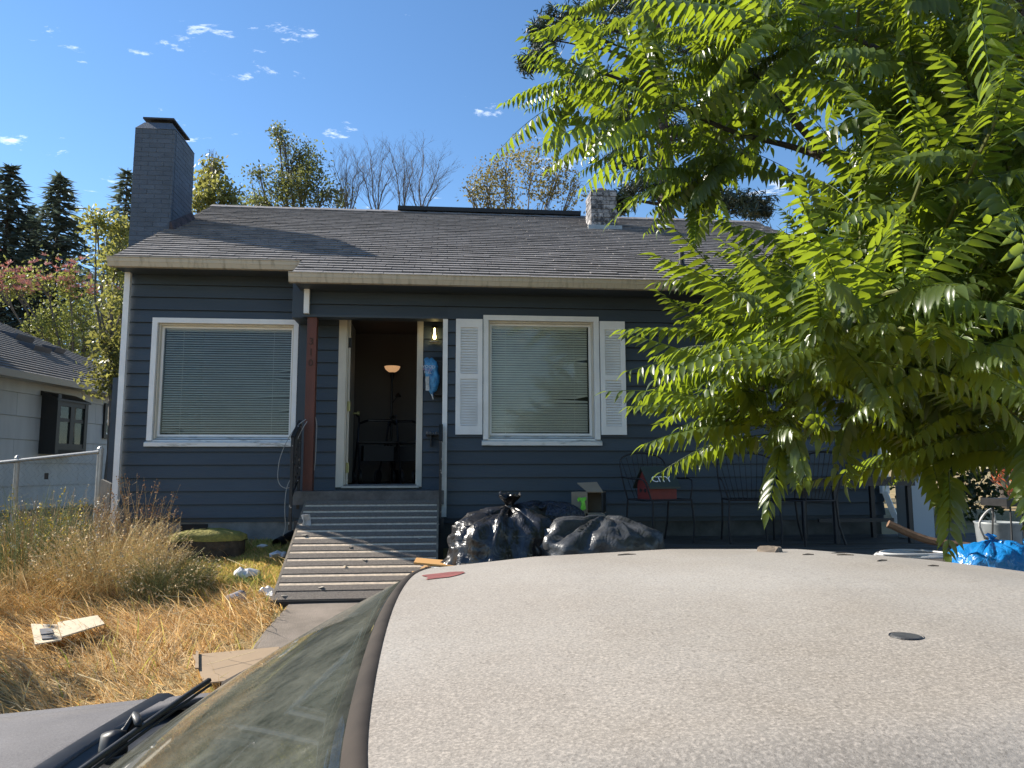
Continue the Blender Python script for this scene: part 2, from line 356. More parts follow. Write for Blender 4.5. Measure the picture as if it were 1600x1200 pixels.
# blinds
def blind(op, y, label, tilt, gap, bent, bm):
    a, b, c, d = op; a += .05; b -= .055
    t = thing('window_blind', label, 'blind', ((a+b)/2, y+.14, c))
    obj('headrail', MB().box(a, b, y+.12, y+.15, d-.06, d-.03), bm, t)
    n = int((d-.07-c-.04)/gap); w = .030
    me = MB(); dz, dy = w*math.sin(tilt)/2, w*math.cos(tilt)/2
    me.quad((a, -dy, -dz), (b, -dy, -dz), (b, 0, .002), (a, 0, .002)).quad((a, 0, .002), (b, 0, .002), (b, dy, dz), (a, dy, dz))
    me = me.mesh('slat')
    for k in range(n):
        z = d-.07-k*gap
        if k in bent:
            x_b, drop = bent[k]; mb = MB()
            for (p, q, s0, s1) in ((a, x_b, 0, 0), (x_b, b, 0, drop)):
                mb.quad((p, -dy, -dz+s0), (q, -dy, -dz+s1), (q, dy, dz+s1), (p, dy, dz+s0))
            obj('slat', mb, bm, t, loc=(0, y+.14, z))
        else: obj('slat', me, bm, t, loc=(0, y+.14+random.uniform(-.001, .001), z))
    for x in (a+.14*(b-a), a+.86*(b-a)): obj('ladder_cord', MB().box(x, x+.003, y+.124, y+.126, c+.05, d-.04), bm, t)
    obj('bottom_rail', MB().box(a, b-.02, y+.125, y+.155, c+.035, c+.052), bm, t)
M['blind'] = mat('blind slats', (.58, .58, .55), .5, .05, 4); M['blind2'] = mat('pale blind slats', (.84, .84, .76), .5, .05, 4)
blind(WIN_L, YB, 'grey horizontal slat blind in the wide window beside the downspout', .60, .0285, {17: (-2.0, .02), 20: (-2.05, -.02), 28: (-2.3, .018), 34: (-2.0, .02)}, M['blind'])
blind(WIN_R, 0, 'pale closed slat blind with bent slats between the white shutters', .95, .0285, {13: (1.58, .016), 14: (1.58, -.012), 29: (1.58, .03), 30: (1.3, -.02), 31: (1.2, .008)}, M['blind2'])
# rooms behind the openings
def room(x0, x1, y0, y1, z0, z1, m):
    piece('room_wall', MB().box(x0-.05, x0, y0, y1, z0, z1).box(x1, x1+.05, y0, y1, z0, z1).box(x0, x1, y1, y1+.05, z0, z1).box(x0, x1, y0, y1, z1, z1+.05), m)
    piece('room_floor', MB().box(x0, x1, y0, y1, z0-.05, z0), M['dark_floor'])
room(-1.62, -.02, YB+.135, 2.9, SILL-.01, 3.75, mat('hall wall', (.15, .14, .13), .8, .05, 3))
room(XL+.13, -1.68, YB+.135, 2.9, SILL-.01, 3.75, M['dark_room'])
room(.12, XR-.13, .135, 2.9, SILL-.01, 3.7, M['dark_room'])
# door frame + door leaf swung inside
fr = piece('door_frame', MB().box(-1.262, -1.17, YB-.03, YB+.02, SILL-.03, 3.60).box(-.305, -.247, YB-.03, YB+.02, SILL-.03, 3.60), M['casing'])
obj('jamb', MB().box(-1.17, -1.155, YB-.01, YB+.13, SILL, 3.60).box(-1.155, -1.13, YB+.045, YB+.07, SILL, 3.60).box(-.32, -.306, YB-.01, YB+.13, SILL, 3.60), M['casing'], fr)
obj('threshold', MB().hexa([(-1.19, YB-.06, SILL-.04), (-.28, YB-.06, SILL-.04), (-.28, YB+.12, SILL-.04), (-1.19, YB+.12, SILL-.04), (-1.19, YB-.06, SILL-.015), (-.28, YB-.06, SILL-.015), (-.28, YB+.12, SILL+.005), (-1.19, YB+.12, SILL+.005)]), M['steel'], fr)
dl = piece('door', MB().box(-1.225, -1.185, YB+.14, YB+.98, SILL+.01, 3.54), mat('door paint', (.5, .48, .43), .5))
obj('door_handle', MB().tube([(-1.185, YB+.92, 2.4), (-1.13, YB+.92, 2.4)], .012, 8).tube([(-1.13, YB+.92, 2.4), (-1.10, YB+.92, 2.4)], .028, 10), M['brass'], dl)
for z, m in ((3.20, 'casing'), (2.42, 'brass'), (1.68, 'brass')):
    obj('hinge', MB().box(-1.154, -1.118, YB+.036, YB+.044, z-.06, z+.06).tube([(-1.14, YB+.03, z-.06), (-1.14, YB+.03, z+.06)], .008, 8), M['brass'] if m == 'brass' else M['black_metal'], fr)
# ---- roof
def shingle_mat():
    m = mat('asphalt shingle', (.200, .186, .182), .92, .16, 7, bump=.25, bscale=220)
    nt = m.node_tree; N = nt.nodes; L = nt.links; b = N['Principled BSDF']; src = b.inputs['Base Color'].links[0].from_socket
    g = N.new('ShaderNodeNewGeometry'); s = N.new('ShaderNodeSeparateXYZ'); L.new(g.outputs['Position'], s.inputs[0])
    row = N.new('ShaderNodeMath'); row.operation = 'MULTIPLY'; row.inputs[1].default_value = 1/.1118; L.new(s.outputs['Y'], row.inputs[0])
    rf = N.new('ShaderNodeMath'); rf.operation = 'FLOOR'; L.new(row.outputs[0], rf.inputs[0])
    cx = N.new('ShaderNodeMath'); cx.operation = 'MULTIPLY'; cx.inputs[1].default_value = 3.03; L.new(s.outputs['X'], cx.inputs[0])
    cf = N.new('ShaderNodeMath'); cf.operation = 'FLOOR'; L.new(cx.outputs[0], cf.inputs[0])
    cb = N.new('ShaderNodeCombineXYZ'); L.new(rf.outputs[0], cb.inputs[0]); L.new(cf.outputs[0], cb.inputs[1])
    wn = N.new('ShaderNodeTexWhiteNoise'); wn.noise_dimensions = '2D'; L.new(cb.outputs[0], wn.inputs[0])
    mr = N.new('ShaderNodeMapRange'); mr.inputs[3].default_value = .82; mr.inputs[4].default_value = 1.18; L.new(wn.outputs[0], mr.inputs[0])
    sc = N.new('ShaderNodeVectorMath'); sc.operation = 'SCALE'; L.new(src, sc.inputs[0]); L.new(mr.outputs[0], sc.inputs['Scale']); L.new(sc.outputs[0], b.inputs['Base Color'])
    return m
M['shingle'] = shingle_mat()
EAVE_L, EAVE_R = .07, -.43
RXL, RXR, RXM = XL-.05, XR+.18, -1.66
def roof():
    th = .05
    mb = MB()
    def slab(x0, x1, y0, y1):
        mb.hexa([(x0, y0, roofz(y0)-th-.01), (x1, y0, roofz(y0)-th-.01), (x1, y1, roofz(y1)-th-.01), (x0, y1, roofz(y1)-th-.01), (x0, y0, roofz(y0)-.01), (x1, y0, roofz(y0)-.01), (x1, y1, roofz(y1)-.01), (x0, y1, roofz(y1)-.01)])
    slab(RXL, RXR, EAVE_L, RIDGE_Y); slab(RXM, RXR, EAVE_R, EAVE_L)
    zr = roofz(RIDGE_Y); yb = 2*RIDGE_Y - EAVE_L
    mb.hexa([(RXL, RIDGE_Y, zr-th-.01), (RXR, RIDGE_Y, zr-th-.01), (RXR, yb, roofz(EAVE_L)-th-.01), (RXL, yb, roofz(EAVE_L)-th-.01), (RXL, RIDGE_Y, zr-.01), (RXR, RIDGE_Y, zr-.01), (RXR, yb, roofz(EAVE_L)-.01), (RXL, yb, roofz(EAVE_L)-.01)])
    rf = piece('roof', mb, M['shingle'])
    ang = math.atan(SL); ex = .1118/math.cos(ang); rows = int((RIDGE_Y-EAVE_R)/.1118)+1
    tabw = .33; L_t = ex*1.25
    base = MB().hexa([(0, 0, 0), (tabw-.007, 0, 0), (tabw-.007, L_t, -.012), (0, L_t, -.012), (0, 0, .017), (tabw-.007, 0, .017), (tabw-.007, L_t, -.004), (0, L_t, -.004)]).mesh('shingle')
    Rm = Matrix.Rotation(ang, 4, 'X'); count = 0; rest = MB()
    for r in range(rows):
        y = EAVE_R - .02 + r*.1118; x = (RXM if y < EAVE_L-.06 else RXL) - (r % 3)*tabw/2.6
        lo = RXM if y < EAVE_L-.06 else RXL
        while x < RXR:
            a, b = max(x, lo), min(x+tabw, RXR)
            if b-a > .03:
                full = b-a > tabw-.001; z = roofz(y)+random.uniform(-.0012, .003); yy = y+random.uniform(-.004, .004); zz = z
                if full and count < 300 and r < 16:
                    o = obj('shingle', base, M['shingle'], rf); o.location = (a, yy, zz); o.rotation_euler = (ang, 0, random.uniform(-.006, .006)); count += 1
                else:
                    w = b-a-.007; yt = min(yy+L_t*math.cos(ang), RIDGE_Y+.02)
                    P = [Vector(q) for q in ((0, 0, 0), (w, 0, 0), (w, L_t, -.012), (0, L_t, -.012), (0, 0, .017), (w, 0, .017), (w, L_t, -.004), (0, L_t, -.004))]
                    if r >= rows-1: P = [Vector((q.x, q.y*.5, q.z)) for q in P]
                    rest.hexa([Rm @ q + Vector((a, yy, zz)) for q in P])
            x += tabw
    o = obj('shingle_field', rest, M['shingle'], rf); o['kind'] = 'stuff'
    cap = MB(); x = RXL
    while x < RXR-.05:
        w = min(.26, RXR-x); zc = zr+.015+random.uniform(0, .006)
        cap.hexa([(x, RIDGE_Y-.14, zc-.075), (x+w, RIDGE_Y-.14, zc-.08), (x+w, RIDGE_Y, zc-.005), (x, RIDGE_Y, zc), (x, RIDGE_Y-.14, zc-.064), (x+w, RIDGE_Y-.14, zc-.068), (x+w, RIDGE_Y, zc+.008), (x, RIDGE_Y, zc+.012)])
        cap.hexa([(x, RIDGE_Y, zc), (x+w, RIDGE_Y, zc-.005), (x+w, RIDGE_Y+.14, zc-.08), (x, RIDGE_Y+.14, zc-.075), (x, RIDGE_Y, zc+.012), (x+w, RIDGE_Y, zc+.008), (x+w, RIDGE_Y+.14, zc-.068), (x, RIDGE_Y+.14, zc-.064)])
        x += .25
    obj('ridge_cap', cap, M['shingle'], rf)
    p0, p1 = at_y(622, 331, RIDGE_Y), at_y(906, 342, RIDGE_Y)
    obj('ridge_vent', MB().box(p0.x, p1.x, RIDGE_Y-.10, RIDGE_Y+.10, zr+.005, zr+.075), M['black'], rf)
    # fascia, soffit
    obj('fascia', MB().box(RXL, RXM+.02, EAVE_L+.02, EAVE_L+.05, roofz(EAVE_L)-.10, roofz(EAVE_L)-.02).box(RXM, RXR, EAVE_R+.02, EAVE_R+.05, roofz(EAVE_R)-.10, roofz(EAVE_R)-.02), M['cream'], rf)
    obj('soffit', MB().box(RXL+.01, RXM, EAVE_L+.051, YB+.1, roofz(EAVE_L)-.098, roofz(EAVE_L)-.08).box(RXM+.01, RXR-.01, EAVE_R+.051, .012, roofz(EAVE_R)-.098, roofz(EAVE_R)-.08), M['navy'], rf)
    obj('rake_board', MB().hexa([(RXL-.02, EAVE_L, roofz(EAVE_L)-.105), (RXL+.015, EAVE_L, roofz(EAVE_L)-.105), (RXL+.015, RIDGE_Y, zr-.105), (RXL-.02, RIDGE_Y, zr-.105), (RXL-.02, EAVE_L, roofz(EAVE_L)-.012), (RXL+.015, EAVE_L, roofz(EAVE_L)-.012), (RXL+.015, RIDGE_Y, zr-.012), (RXL-.02, RIDGE_Y, zr-.012)])
        .hexa([(RXM-.02, EAVE_R, roofz(EAVE_R)-.105), (RXM+.012, EAVE_R, roofz(EAVE_R)-.105), (RXM+.012, EAVE_L+.04, roofz(EAVE_L)-.105), (RXM-.02, EAVE_L+.04, roofz(EAVE_L)-.105), (RXM-.02, EAVE_R, roofz(EAVE_R)-.012), (RXM+.012, EAVE_R, roofz(EAVE_R)-.012), (RXM+.012, EAVE_L+.04, roofz(EAVE_L)-.0), (RXM-.02, EAVE_L+.04, roofz(EAVE_L)-.0)]), M['navy'], rf)
    # black vent pipe
    b = at_y(1066, 440, .1); b.z = roofz(.1)
    obj('vent_pipe', MB().tube([(b.x, .1, b.z-.05), (b.x, .1, b.z+.27)], .035, 12).lathe([(.09, -.03), (.05, .06), (.036, .07)], (b.x, .1, b.z), 12), M['black_metal'], rf)
    # white flashing scrap near the second chimney
    q = at_y(1040, 350, 2.6); q.y = 2.75; q.z = roofz(2.75)
    obj('flashing', MB().hexa([(q.x-.1, 2.62, q.z-.03), (q.x+.1, 2.62, q.z-.03), (q.x+.1, 2.9, q.z+.1), (q.x-.1, 2.9, q.z+.1), (q.x-.1, 2.62, q.z+.0), (q.x+.1, 2.62, q.z-.0), (q.x+.1, 2.9, q.z+.12), (q.x-.1, 2.9, q.z+.12)]), M['white'], rf)
    return rf
ROOF = roof()
def gutter(x0, x1, y, z):
    # K-style gutter profile
    prof = [(0, 0), (0, -.10), (-.07, -.10), (-.09, -.055), (-.095, -.05), (-.105, -.010), (-.115, -.005), (-.115, .003), (-.10, .003), (-.095, -.010), (-.012, -.088), (-.012, 0)]
    return piece('gutter', MB().prism([(x0, y+a, z+b) for a, b in prof], (x1-x0, 0, 0)), M['cream'])
gutter(RXL-.02, RXM-.005, EAVE_L+.018, roofz(EAVE_L)-.018)
gutter(RXM-.03, RXR, EAVE_R+.018, roofz(EAVE_R)-.018)
piece('downspout', MB().box(XL-.025, XL+.04, YB-.10, YB-.045, .95, 4.01).hexa([(XL-.025, YB-.10, 4.0), (XL+.04, YB-.10, 4.0), (XL+.04, YB-.045, 4.0), (XL-.025, YB-.045, 4.0), (XL-.025, EAVE_L-.03, 4.05), (XL+.04, EAVE_L-.03, 4.05), (XL+.04, EAVE_L+.02, 4.02), (XL-.025, EAVE_L+.02, 4.02)]), M['white'])
piece('downspout', MB().box(-1.595, -1.535, -.085, -.03, 3.435, 3.725), M['white'])
rp = at_y(1372, 700, -.05)
piece('downspout', MB().box(5.24, 5.33, -.09, -.03, 1.36, 3.75).bar((5.285, -.06, 1.38), (5.42, -.16, .86), .085, .06), M['white'])
# porch post with carved number
po = piece('porch_post', MB().box(-1.565, -1.455, .0, .11, 1.36, 3.41), M['post'])
bevel(po, .006)
def text(s, size, loc, rot, m, parent=None, name='lettering', ext=.002, align='CENTER', local=False):
    cu = bpy.data.curves.new(name, 'FONT'); cu.body = s; cu.size = size; cu.extrude = ext; cu.align_x = align; cu.align_y = 'CENTER'; cu.resolution_u = 3
    t = bpy.data.objects.new('tmp', cu); COL.objects.link(t); dg = bpy.context.evaluated_depsgraph_get(); dg.update()
    me = bpy.data.meshes.new_from_object(t.evaluated_get(dg)); bpy.data.objects.remove(t); bpy.data.curves.remove(cu)
    me.materials.clear(); o = obj(name, me, m, parent, local=local); o.location = loc; o.rotation_euler = rot
    return o
mcarve = mat('carved number', (.055, .030, .018), .8)
for i, ch in enumerate('310'): text(ch, .115, (-1.512, -.003, 3.12-.125*i), (rad(90), 0, 0), mcarve, po, 'house_number', .003)
# ---- chimneys
def brick_block(name, x0, x1, y0, y1, zfun, z1, m, bl=.20, bh=.066, gap=.009, corefrac=.012, z0v=None, mortar=None, jit=.004, sides=True):
    zc = zfun if isinstance(zfun, float) else None
    c = piece(name, MB().box(x0+corefrac, x1-corefrac, y0+corefrac, y1-corefrac, zc, z1), mortar or m)
    cache = {}
    def put(x, y, z, w, dep, h):
        k = (round(w, 3), round(dep, 3))
        if k not in cache: cache[k] = MB().box(0, w, 0, dep, 0, h).mesh('brick')
        obj('brick', cache[k], m, c, loc=(x, y, z))
    r = 0; z = z0v if z0v is not None else zc
    while z+bh <= z1+.001:
        off = 0 if r % 2 else bl/2
        x = x0 - off                         # front face
        while x < x1-.01:
            a, b = max(x, x0), min(x+bl, x1)
            if b-a > .03: put(a+(.0 if a == x0 else gap/2), y0+random.uniform(-jit, jit)*.5, z, b-a-gap, .05, bh-gap)
            x += bl
        if sides:
            for xs, sgn in ((x1-.05, 1), (x0, -1)):
                y = y0 + .055 - (bl/2 if r % 2 else 0)
                while y < y1-.01:
                    a, b = max(y, y0+.055), min(y+bl, y1)
                    if b-a > .03: put(xs+random.uniform(-jit, jit)*.5+(.002 if sgn > 0 else -.002), a, z, .05, b-a-gap, bh-gap)
                    y += bl
        z += bh; r += 1
    return c
cy = at_x(274, 202.5, -3.72).y
cz = at_x(274, 202.5, -3.72).z
cxl = at_y(211.3, 202.5, cy).x; cyb = at_x(304, 239, -3.72).y
print('chimney', cxl, cy, cyb, cz)
ch = brick_block('chimney', cxl, -3.72, cy, cyb, .5, cz, M['navy_brick'], z0v=4.42, gap=.005, corefrac=.005, jit=.003)
# sloped crown and flat metal cap
zt = cz; zc2 = zt+.13
obj('crown', MB().hexa([(cxl-.005, cy-.005, zt), (-3.715, cy-.005, zt), (-3.715, cyb+.005, zt), (cxl-.005, cyb+.005, zt), (cxl+.08, cy+.09, zc2), (-3.80, cy+.09, zc2), (-3.80, cyb-.09, zc2), (cxl+.08, cyb-.09, zc2)]), M['navy_brick'], ch)
obj('chimney_cap', MB().box(cxl+.14, -3.86, cy+.16, cyb-.16, zc2-.01, zc2+.05).hexa([(cxl+.06, cy+.08, zc2+.05), (-3.775, cy+.08, zc2+.05), (-3.775, cyb-.06, zc2+.05), (cxl+.06, cyb-.06, zc2+.05), (cxl+.06, cy+.08, zc2+.075), (-3.775, cy+.08, zc2+.075), (-3.775, cyb-.06, zc2+.075), (cxl+.06, cyb-.06, zc2+.075)]), mat('rusty cap metal', (.045, .045, .05), .6, .3, 8, metal=.3), ch)
obj('flashing', MB().hexa([(-3.73, cy-.02, roofz(cy)), (-3.66, cy-.02, roofz(cy)-.0), (-3.66, cyb, roofz(cyb)-.0), (-3.73, cyb, roofz(cyb)), (-3.725, cy-.02, roofz(cy)+.12), (-3.70, cy-.02, roofz(cy)+.10), (-3.70, cyb, roofz(cyb)+.09), (-3.725, cyb, roofz(cyb)+.12)]), mat('tarry flashing', (.06, .04, .04), .8, .6, 14, bump=.6, bscale=30), ch)
m2 = mat('flaking grey paint brick', (.06, .058, .062), .85, 0, 14, col2=(.34, .32, .31), lo=.42, hi=.56, bump=.5, bscale=50, objvar=.25, detail=8)
c2x0, c2x1, c2y0, c2y1 = 2.31, 2.73, 2.60, 3.02
c2 = brick_block('chimney', c2x0, c2x1, c2y0, c2y1, 5.2, 6.08, m2, bl=.2, bh=.07, z0v=5.42, mortar=mat('grey mortar', (.16, .15, .145), .9, .3, 20), jit=.01)
obj('flashing', MB().box(c2x0-.06, c2x1+.06, c2y0-.07, c2y0-.001, roofz(c2y0)-.04, roofz(c2y0)+.035), M['steel'], c2)
obj('flue', MB().lathe([(.10, 0), (.10, .08), (.085, .08), (.085, 0)], ((c2x0+c2x1)/2, (c2y0+c2y1)/2, 6.07), 14), mat('clay flue', (.35, .16, .09), .8), c2)

# ------------------------------------------------------------------ porch and doorway things
def copy_tree(o, loc, rz, label=None):
    c = o.copy(); COL.objects.link(c); c.location = loc; c.rotation_euler = (0, 0, rz)
    if label: c['label'] = label
    for chd in list(o.children):
        k = chd.copy(); COL.objects.link(k); k.parent = c
        for g in chd.children: q = g.copy(); COL.objects.link(q); q.parent = k
    return c
def porch_light():
    p = at_y(679, 523, YB-.07); t = thing('porch_light', 'small lit porch lamp in a glass jar on the blue wall by the door', 'lamp', (p.x, YB-.02, p.z))
    obj('back_plate', MB().box(p.x-.03, p.x+.03, YB-.032, YB-.012, p.z+.03, p.z+.12), M['black_metal'], t)
    obj('top_cap', MB().lathe([(.046, .08), (.042, .092), (.01, .10)], (p.x, YB-.085, p.z), 12).bar((p.x, YB-.03, p.z+.085), (p.x, YB-.09, p.z+.085), .02, .015), M['black_metal'], t)
    obj('glass_jar', MB().lathe([(.0, -.085), (.042, -.085), (.046, .07), (.042, .08)], (p.x, YB-.085, p.z), 14), M['clear'], t, smooth=True)
    obj('bulb', MB().lathe([(.0, -.062), (.016, -.055), (.022, -.035), (.016, -.008), (.009, .02), (.009, .08)], (p.x, YB-.085, p.z), 12), emit_mat('lit bulb', (1.0, .80, .35), 5.0), t, smooth=True)
    obj('bottom_ring', MB().lathe([(.058, -.10), (.058, -.085), (.04, -.082), (.0, -.082)], (p.x, YB-.085, p.z), 14), M['cream'], t)
M['clear'] = glass_mat('clear lamp glass', (.98, .96, .88), .3, .05)
porch_light()
def crumple(o_mb, amt, sc, seed):
    o_mb.v = [tuple(Vector(v) + mnoise.noise_vector(Vector(v)*sc + Vector((seed, seed*2, 0)))*amt) for v in o_mb.v]; return o_mb
def porch_bits():
    # wall mailbox
    p = at_y(686, 585, YB-.1)
    t = thing('mailbox', 'black wall mailbox behind a blue plastic sack beside the door', 'mailbox', (p.x, YB, p.z-.2))
    x0, x1 = p.x-.10, p.x+.11
    obj('body', MB().hexa([(x0, YB-.16, p.z-.26), (x1, YB-.16, p.z-.26), (x1, YB-.03, p.z-.26), (x0, YB-.03, p.z-.26), (x0, YB-.16, p.z+.14), (x1, YB-.16, p.z+.14), (x1, YB-.03, p.z+.2), (x0, YB-.03, p.z+.2)]), M['black_metal'], t)
    obj('lid', MB().hexa([(x0-.01, YB-.175, p.z+.145), (x1+.01, YB-.175, p.z+.145), (x1+.01, YB-.03, p.z+.205), (x0-.01, YB-.03, p.z+.205), (x0-.01, YB-.175, p.z+.155), (x1+.01, YB-.175, p.z+.155), (x1+.01, YB-.03, p.z+.22), (x0-.01, YB-.03, p.z+.22)]), mat('worn black lid', (.05, .05, .05), .5), t)
    # hanging blue sack
    pts = [(663, 560), (677, 559), (684, 575), (688, 596), (682, 610), (676, 619), (671, 614), (666, 600), (664, 580)]
    t = thing('plastic_sack', 'crumpled blue and white printed sack hanging beside the doorway', 'sack', at_y(675, 620, YB-.24))
    c = at_y(674, 587, YB-.27); rows = []
    spans = [(560, 662.5, 677), (566, 663, 681), (573, 663, 684), (580, 664, 686), (588, 664.5, 688), (596, 665, 688), (603, 666, 685), (609, 669, 681), (614, 671.5, 677.5), (618, 673.5, 676.5)]
    def ring(y, a, b, n=20):
        A, B = at_y(a, y, YB-.27), at_y(b, y, YB-.27); cx, hw = (A.x+B.x)/2, (B.x-A.x)/2
        o = []
        for k in range(n+1):
            an = 2*math.pi*k/n; w = .045*min(1, hw/.08)*(1+.25*math.sin(5*an+y*.5)) + .006
            o.append((cx+hw*math.cos(an), YB-.27+w*math.sin(an), A.z+.006*math.sin(3*an+y)))
        return o
    mb = MB().grid([ring(*s) for s in spans])
    crumple(mb, .022, 22, 3)
    ms = mat('blue sack print', (.035, .16, .36), .3, 0, 18, col2=(.07, .33, .62), lo=.4, hi=.6, bump=.4, bscale=26)
    s = obj('sack_body', mb, ms, t, smooth=True)
    obj('white_panel', crumple(MB().grid([[at_y(x, y, YB-.338) for x in (664+.1*(y-560)*.3, 668, 671.5-.02*(y-560))] for y in (588, 594, 600, 606, 610)]), .006, 30, 5), mat('sack white panel', (.42, .43, .42), .4, .3, 20), t)
    wm = mat('sack lettering white', (.6, .6, .62), .5); pk = mat('sack lettering pink', (.55, .35, .5), .5)
    for w, y, m, sz in (('WOOD', 573, wm, .05), ('PELLET', 577.5, pk, .036), ('FUEL', 582, wm, .04)):
        text(w, sz, at_y(668.5, y, YB-.342), (rad(90), rad(4), 0), m, t, 'lettering', .001)
    obj('white_tail', MB().tube([at_y(674.5, 615, YB-.27), at_y(675.5, 619, YB-.28), at_y(677, 624, YB-.275)], [.012, .008, .006], 6), mat('white plastic tie', (.6, .6, .58), .5), t)
    # small ledge shelf with clutter
    a = at_y(680, 676, YB-.1)
    t = thing('wall_shelf', 'small dark ledge with dusty scraps on the wall by the railing', 'shelf', (a.x, YB, a.z))
    obj('board', MB().box(a.x-.11, a.x+.12, YB-.15, YB-.02, a.z-.03, a.z-.015), M['black_metal'], t)
    obj('bracket', MB().box(a.x-.06, a.x-.045, YB-.12, YB-.02, a.z-.16, a.z-.03).box(a.x+.06, a.x+.075, YB-.12, YB-.02, a.z-.16, a.z-.03), M['black_metal'], t)
    for k in range(6):
        cx = a.x-.09+.035*k; s = random.uniform(.012, .02)
        obj('scrap', crumple(MB().lathe([(0, 0), (s, .004), (s*.8, s*1.4), (0, s*1.7)], (cx, YB-.10+random.uniform(-.03, .03), a.z-.017), 7), .01, 40, k), mat('scrap', (.22, .2, .18), .9) if k == 0 else bpy.data.materials['scrap'], t)
porch_bits()
def floor_lamp():
    Y = 2.3; p = at_y(613, 573, Y); z0 = SILL-.01
    t = thing('floor_lamp', 'torchiere floor lamp with amber bowl shade inside the dark doorway', 'lamp', (p.x, Y, z0))
    r = (at_y(626, 573, Y).x - at_y(601, 573, Y).x)/2
    obj('bowl_shade', MB().lathe([(.03, -.085), (r*.55, -.07), (r*.85, -.04), (r, 0), (r*.98, .004), (r*.8, -.03), (.03, -.07)], p, 24), emit_mat('amber glass', (.90, .50, .24), .26), t, smooth=True)
    obj('neck', MB().lathe([(.012, -.26), (.03, -.10), (.04, -.085)], p, 12), M['black_metal'], t)
    obj('pole', MB().tube([(p.x, Y, p.z-.08), (p.x, Y, z0)], .016, 8), M['black_metal'], t)
    obj('base', MB().lathe([(0, .03), (.06, .03), (.13, .0), (.13, -.0)], (p.x, Y, z0), 20), M['black_metal'], t)
    q = at_y(613, 630, Y); e = at_y(622, 617, Y)
    obj('reading_arm', MB().tube([q, e], .008, 6).lathe([(.01, .03), (.05, -.03)], e, 10), M['black_metal'], t)
    return t
floor_lamp()
def walker():
    t = thing('walker', 'wheeled walking frame parked inside the doorway below the lamp', 'walker', (0, 0, 0), 0)
    def tb(name, pts, r=.0125): obj(name, MB().tube(pts, r, 8), M['gunmetal'], t, local=True)
    for s in (-1, 1):
        tb('front_leg', [(s*.27, -.28, .10), (s*.27, -.05, .55), (s*.25, .02, .88), (s*.25, .12, .92)])
        tb('rear_leg', [(s*.27, .30, .10), (s*.27, -.02, .6)])
        obj('grip', MB().tube([(s*.25, .06, .915), (s*.25, .20, .925)], .02, 8), M['black'], t, local=True)
        for y in (-.28, .30):
            obj('wheel', MB().tube([(s*.27-.015, y, .095), (s*.27+.015, y, .095)], .095, 16), M['black'], t, local=True)
    tb('cross_bar', [(-.27, -.05, .55), (.27, -.05, .55)]); tb('backrest', [(-.25, .02, .80), (-.15, -.14, .84), (.15, -.14, .84), (.25, .02, .80)], .018)
    obj('seat', MB().box(-.22, .22, -.08, .22, .54, .565), M['black'], t, local=True)
    obj('basket', MB().box(-.2, .2, -.10, .12, .30, .50), M['black'], t, local=True)
    return t
M['gunmetal'] = mat('gunmetal tube', (.03, .03, .035), .35, metal=.6)
w = walker(); p = at_y(590, 700, 1.55); w.location = (p.x, 1.55, SILL-.01); w.rotation_euler = (0, 0, .25)
p = at_y(633, 700, 1.75); copy_tree(w, (p.x, 1.75, SILL-.01), -.35, 'dark folded walking frame inside the doorway beside the white door casing')

# ------------------------------------------------------------------ ramp, rails, cable
def ramp():
    top = Vector((0, -.12, 1.325)); bot = Vector((0, -1.70, .50)); x0, x1 = -1.50, -.035
    xl = lambda s: x0+.05*(1-s)*1.0; d = bot-top; n = Vector((0, -d.z, d.y)).normalized()
    if n.z < 0: n = -n
    t = thing('wheelchair_ramp', 'steep plank ramp of grit strips leading up to the open front door', 'ramp', (-.75, -1, .5))
    def slab(mb, s0, s1, a, b, h0, h1):
        P = []
        for h in (h0, h1):
            for s, x in ((s1, a), (s1, b), (s0, b), (s0, a)): q = top+d*s+n*h; P.append((x, q.y, q.z))
        return mb.hexa(P)
    m_ply = mat('weathered plywood', (.20, .165, .125), .9, .25, 10, stretch=(.3, 1, 1))
    m_dark = mat('grit roofing strip', (.175, .15, .127), .95, .25, 60, bump=.5, bscale=300)
    m_lite = mat('bleached strip', (.62, .50, .37), .95, .2, 30, bump=.3, bscale=150)
    m_yel = mat('yellow wood edge', (.55, .35, .10), .9, .2, 20)
    slab(MB(), 0, 1, x0, x1, -.03, 0)
    obj('plywood_panel', slab(MB(), 0, 1, x0+.01, x1-.01, -.025, 0), m_ply, t)
    N = 14; xm = -.46
    for k in range(N):
        s0, s1 = k/N, (k+1)/N; w = s1-s0
        obj('light_strip', slab(MB(), s0+.002, s0+w*.33, x0+.02, x1-.02, .001, .010+random.uniform(0, .002)), m_lite if k < N-1 else m_dark, t)
        obj('grit_strip', slab(MB(), s0+w*.375, s1-.001, x0+.02, x1-.02, .001, .016+random.uniform(0, .003)), m_dark, t)
        obj('edge_strip', slab(MB(), s0+w*.325, s0+w*.38, x0+.02, x1-.02, .001, .008), m_yel, t)
    obj('stringer', slab(MB(), 0, 1, x0, x0+.02, -.17, .014), m_ply, t); obj('stringer', slab(MB(), 0, 1, x1-.02, x1, -.17, .02), m_ply, t)
    obj('front_edge', MB().box(x0, x1, bot.y-.03, bot.y+.01, bot.z-.05, bot.z+.005), M['black'], t)
    wl = mat('leaf litter scrap', (.42, .38, .32), .9)
    for k in range(9):
        s = random.uniform(.1, .97); x = random.uniform(x0+.1, x1-.15); q = top+d*s+n*.022; z = random.uniform(.012, .035)
        o = obj('paper_scrap', crumple(MB().lathe([(0, .003), (z, .0), (z*.6, -.003)], (x, q.y, q.z-.002), 6), .012, 30, k), wl); tag(o, 'pale scrap of litter lying on the ramp strips', 'litter', 'litter scraps on the ramp')
    return top, d, n
RT, RD, RN = ramp()
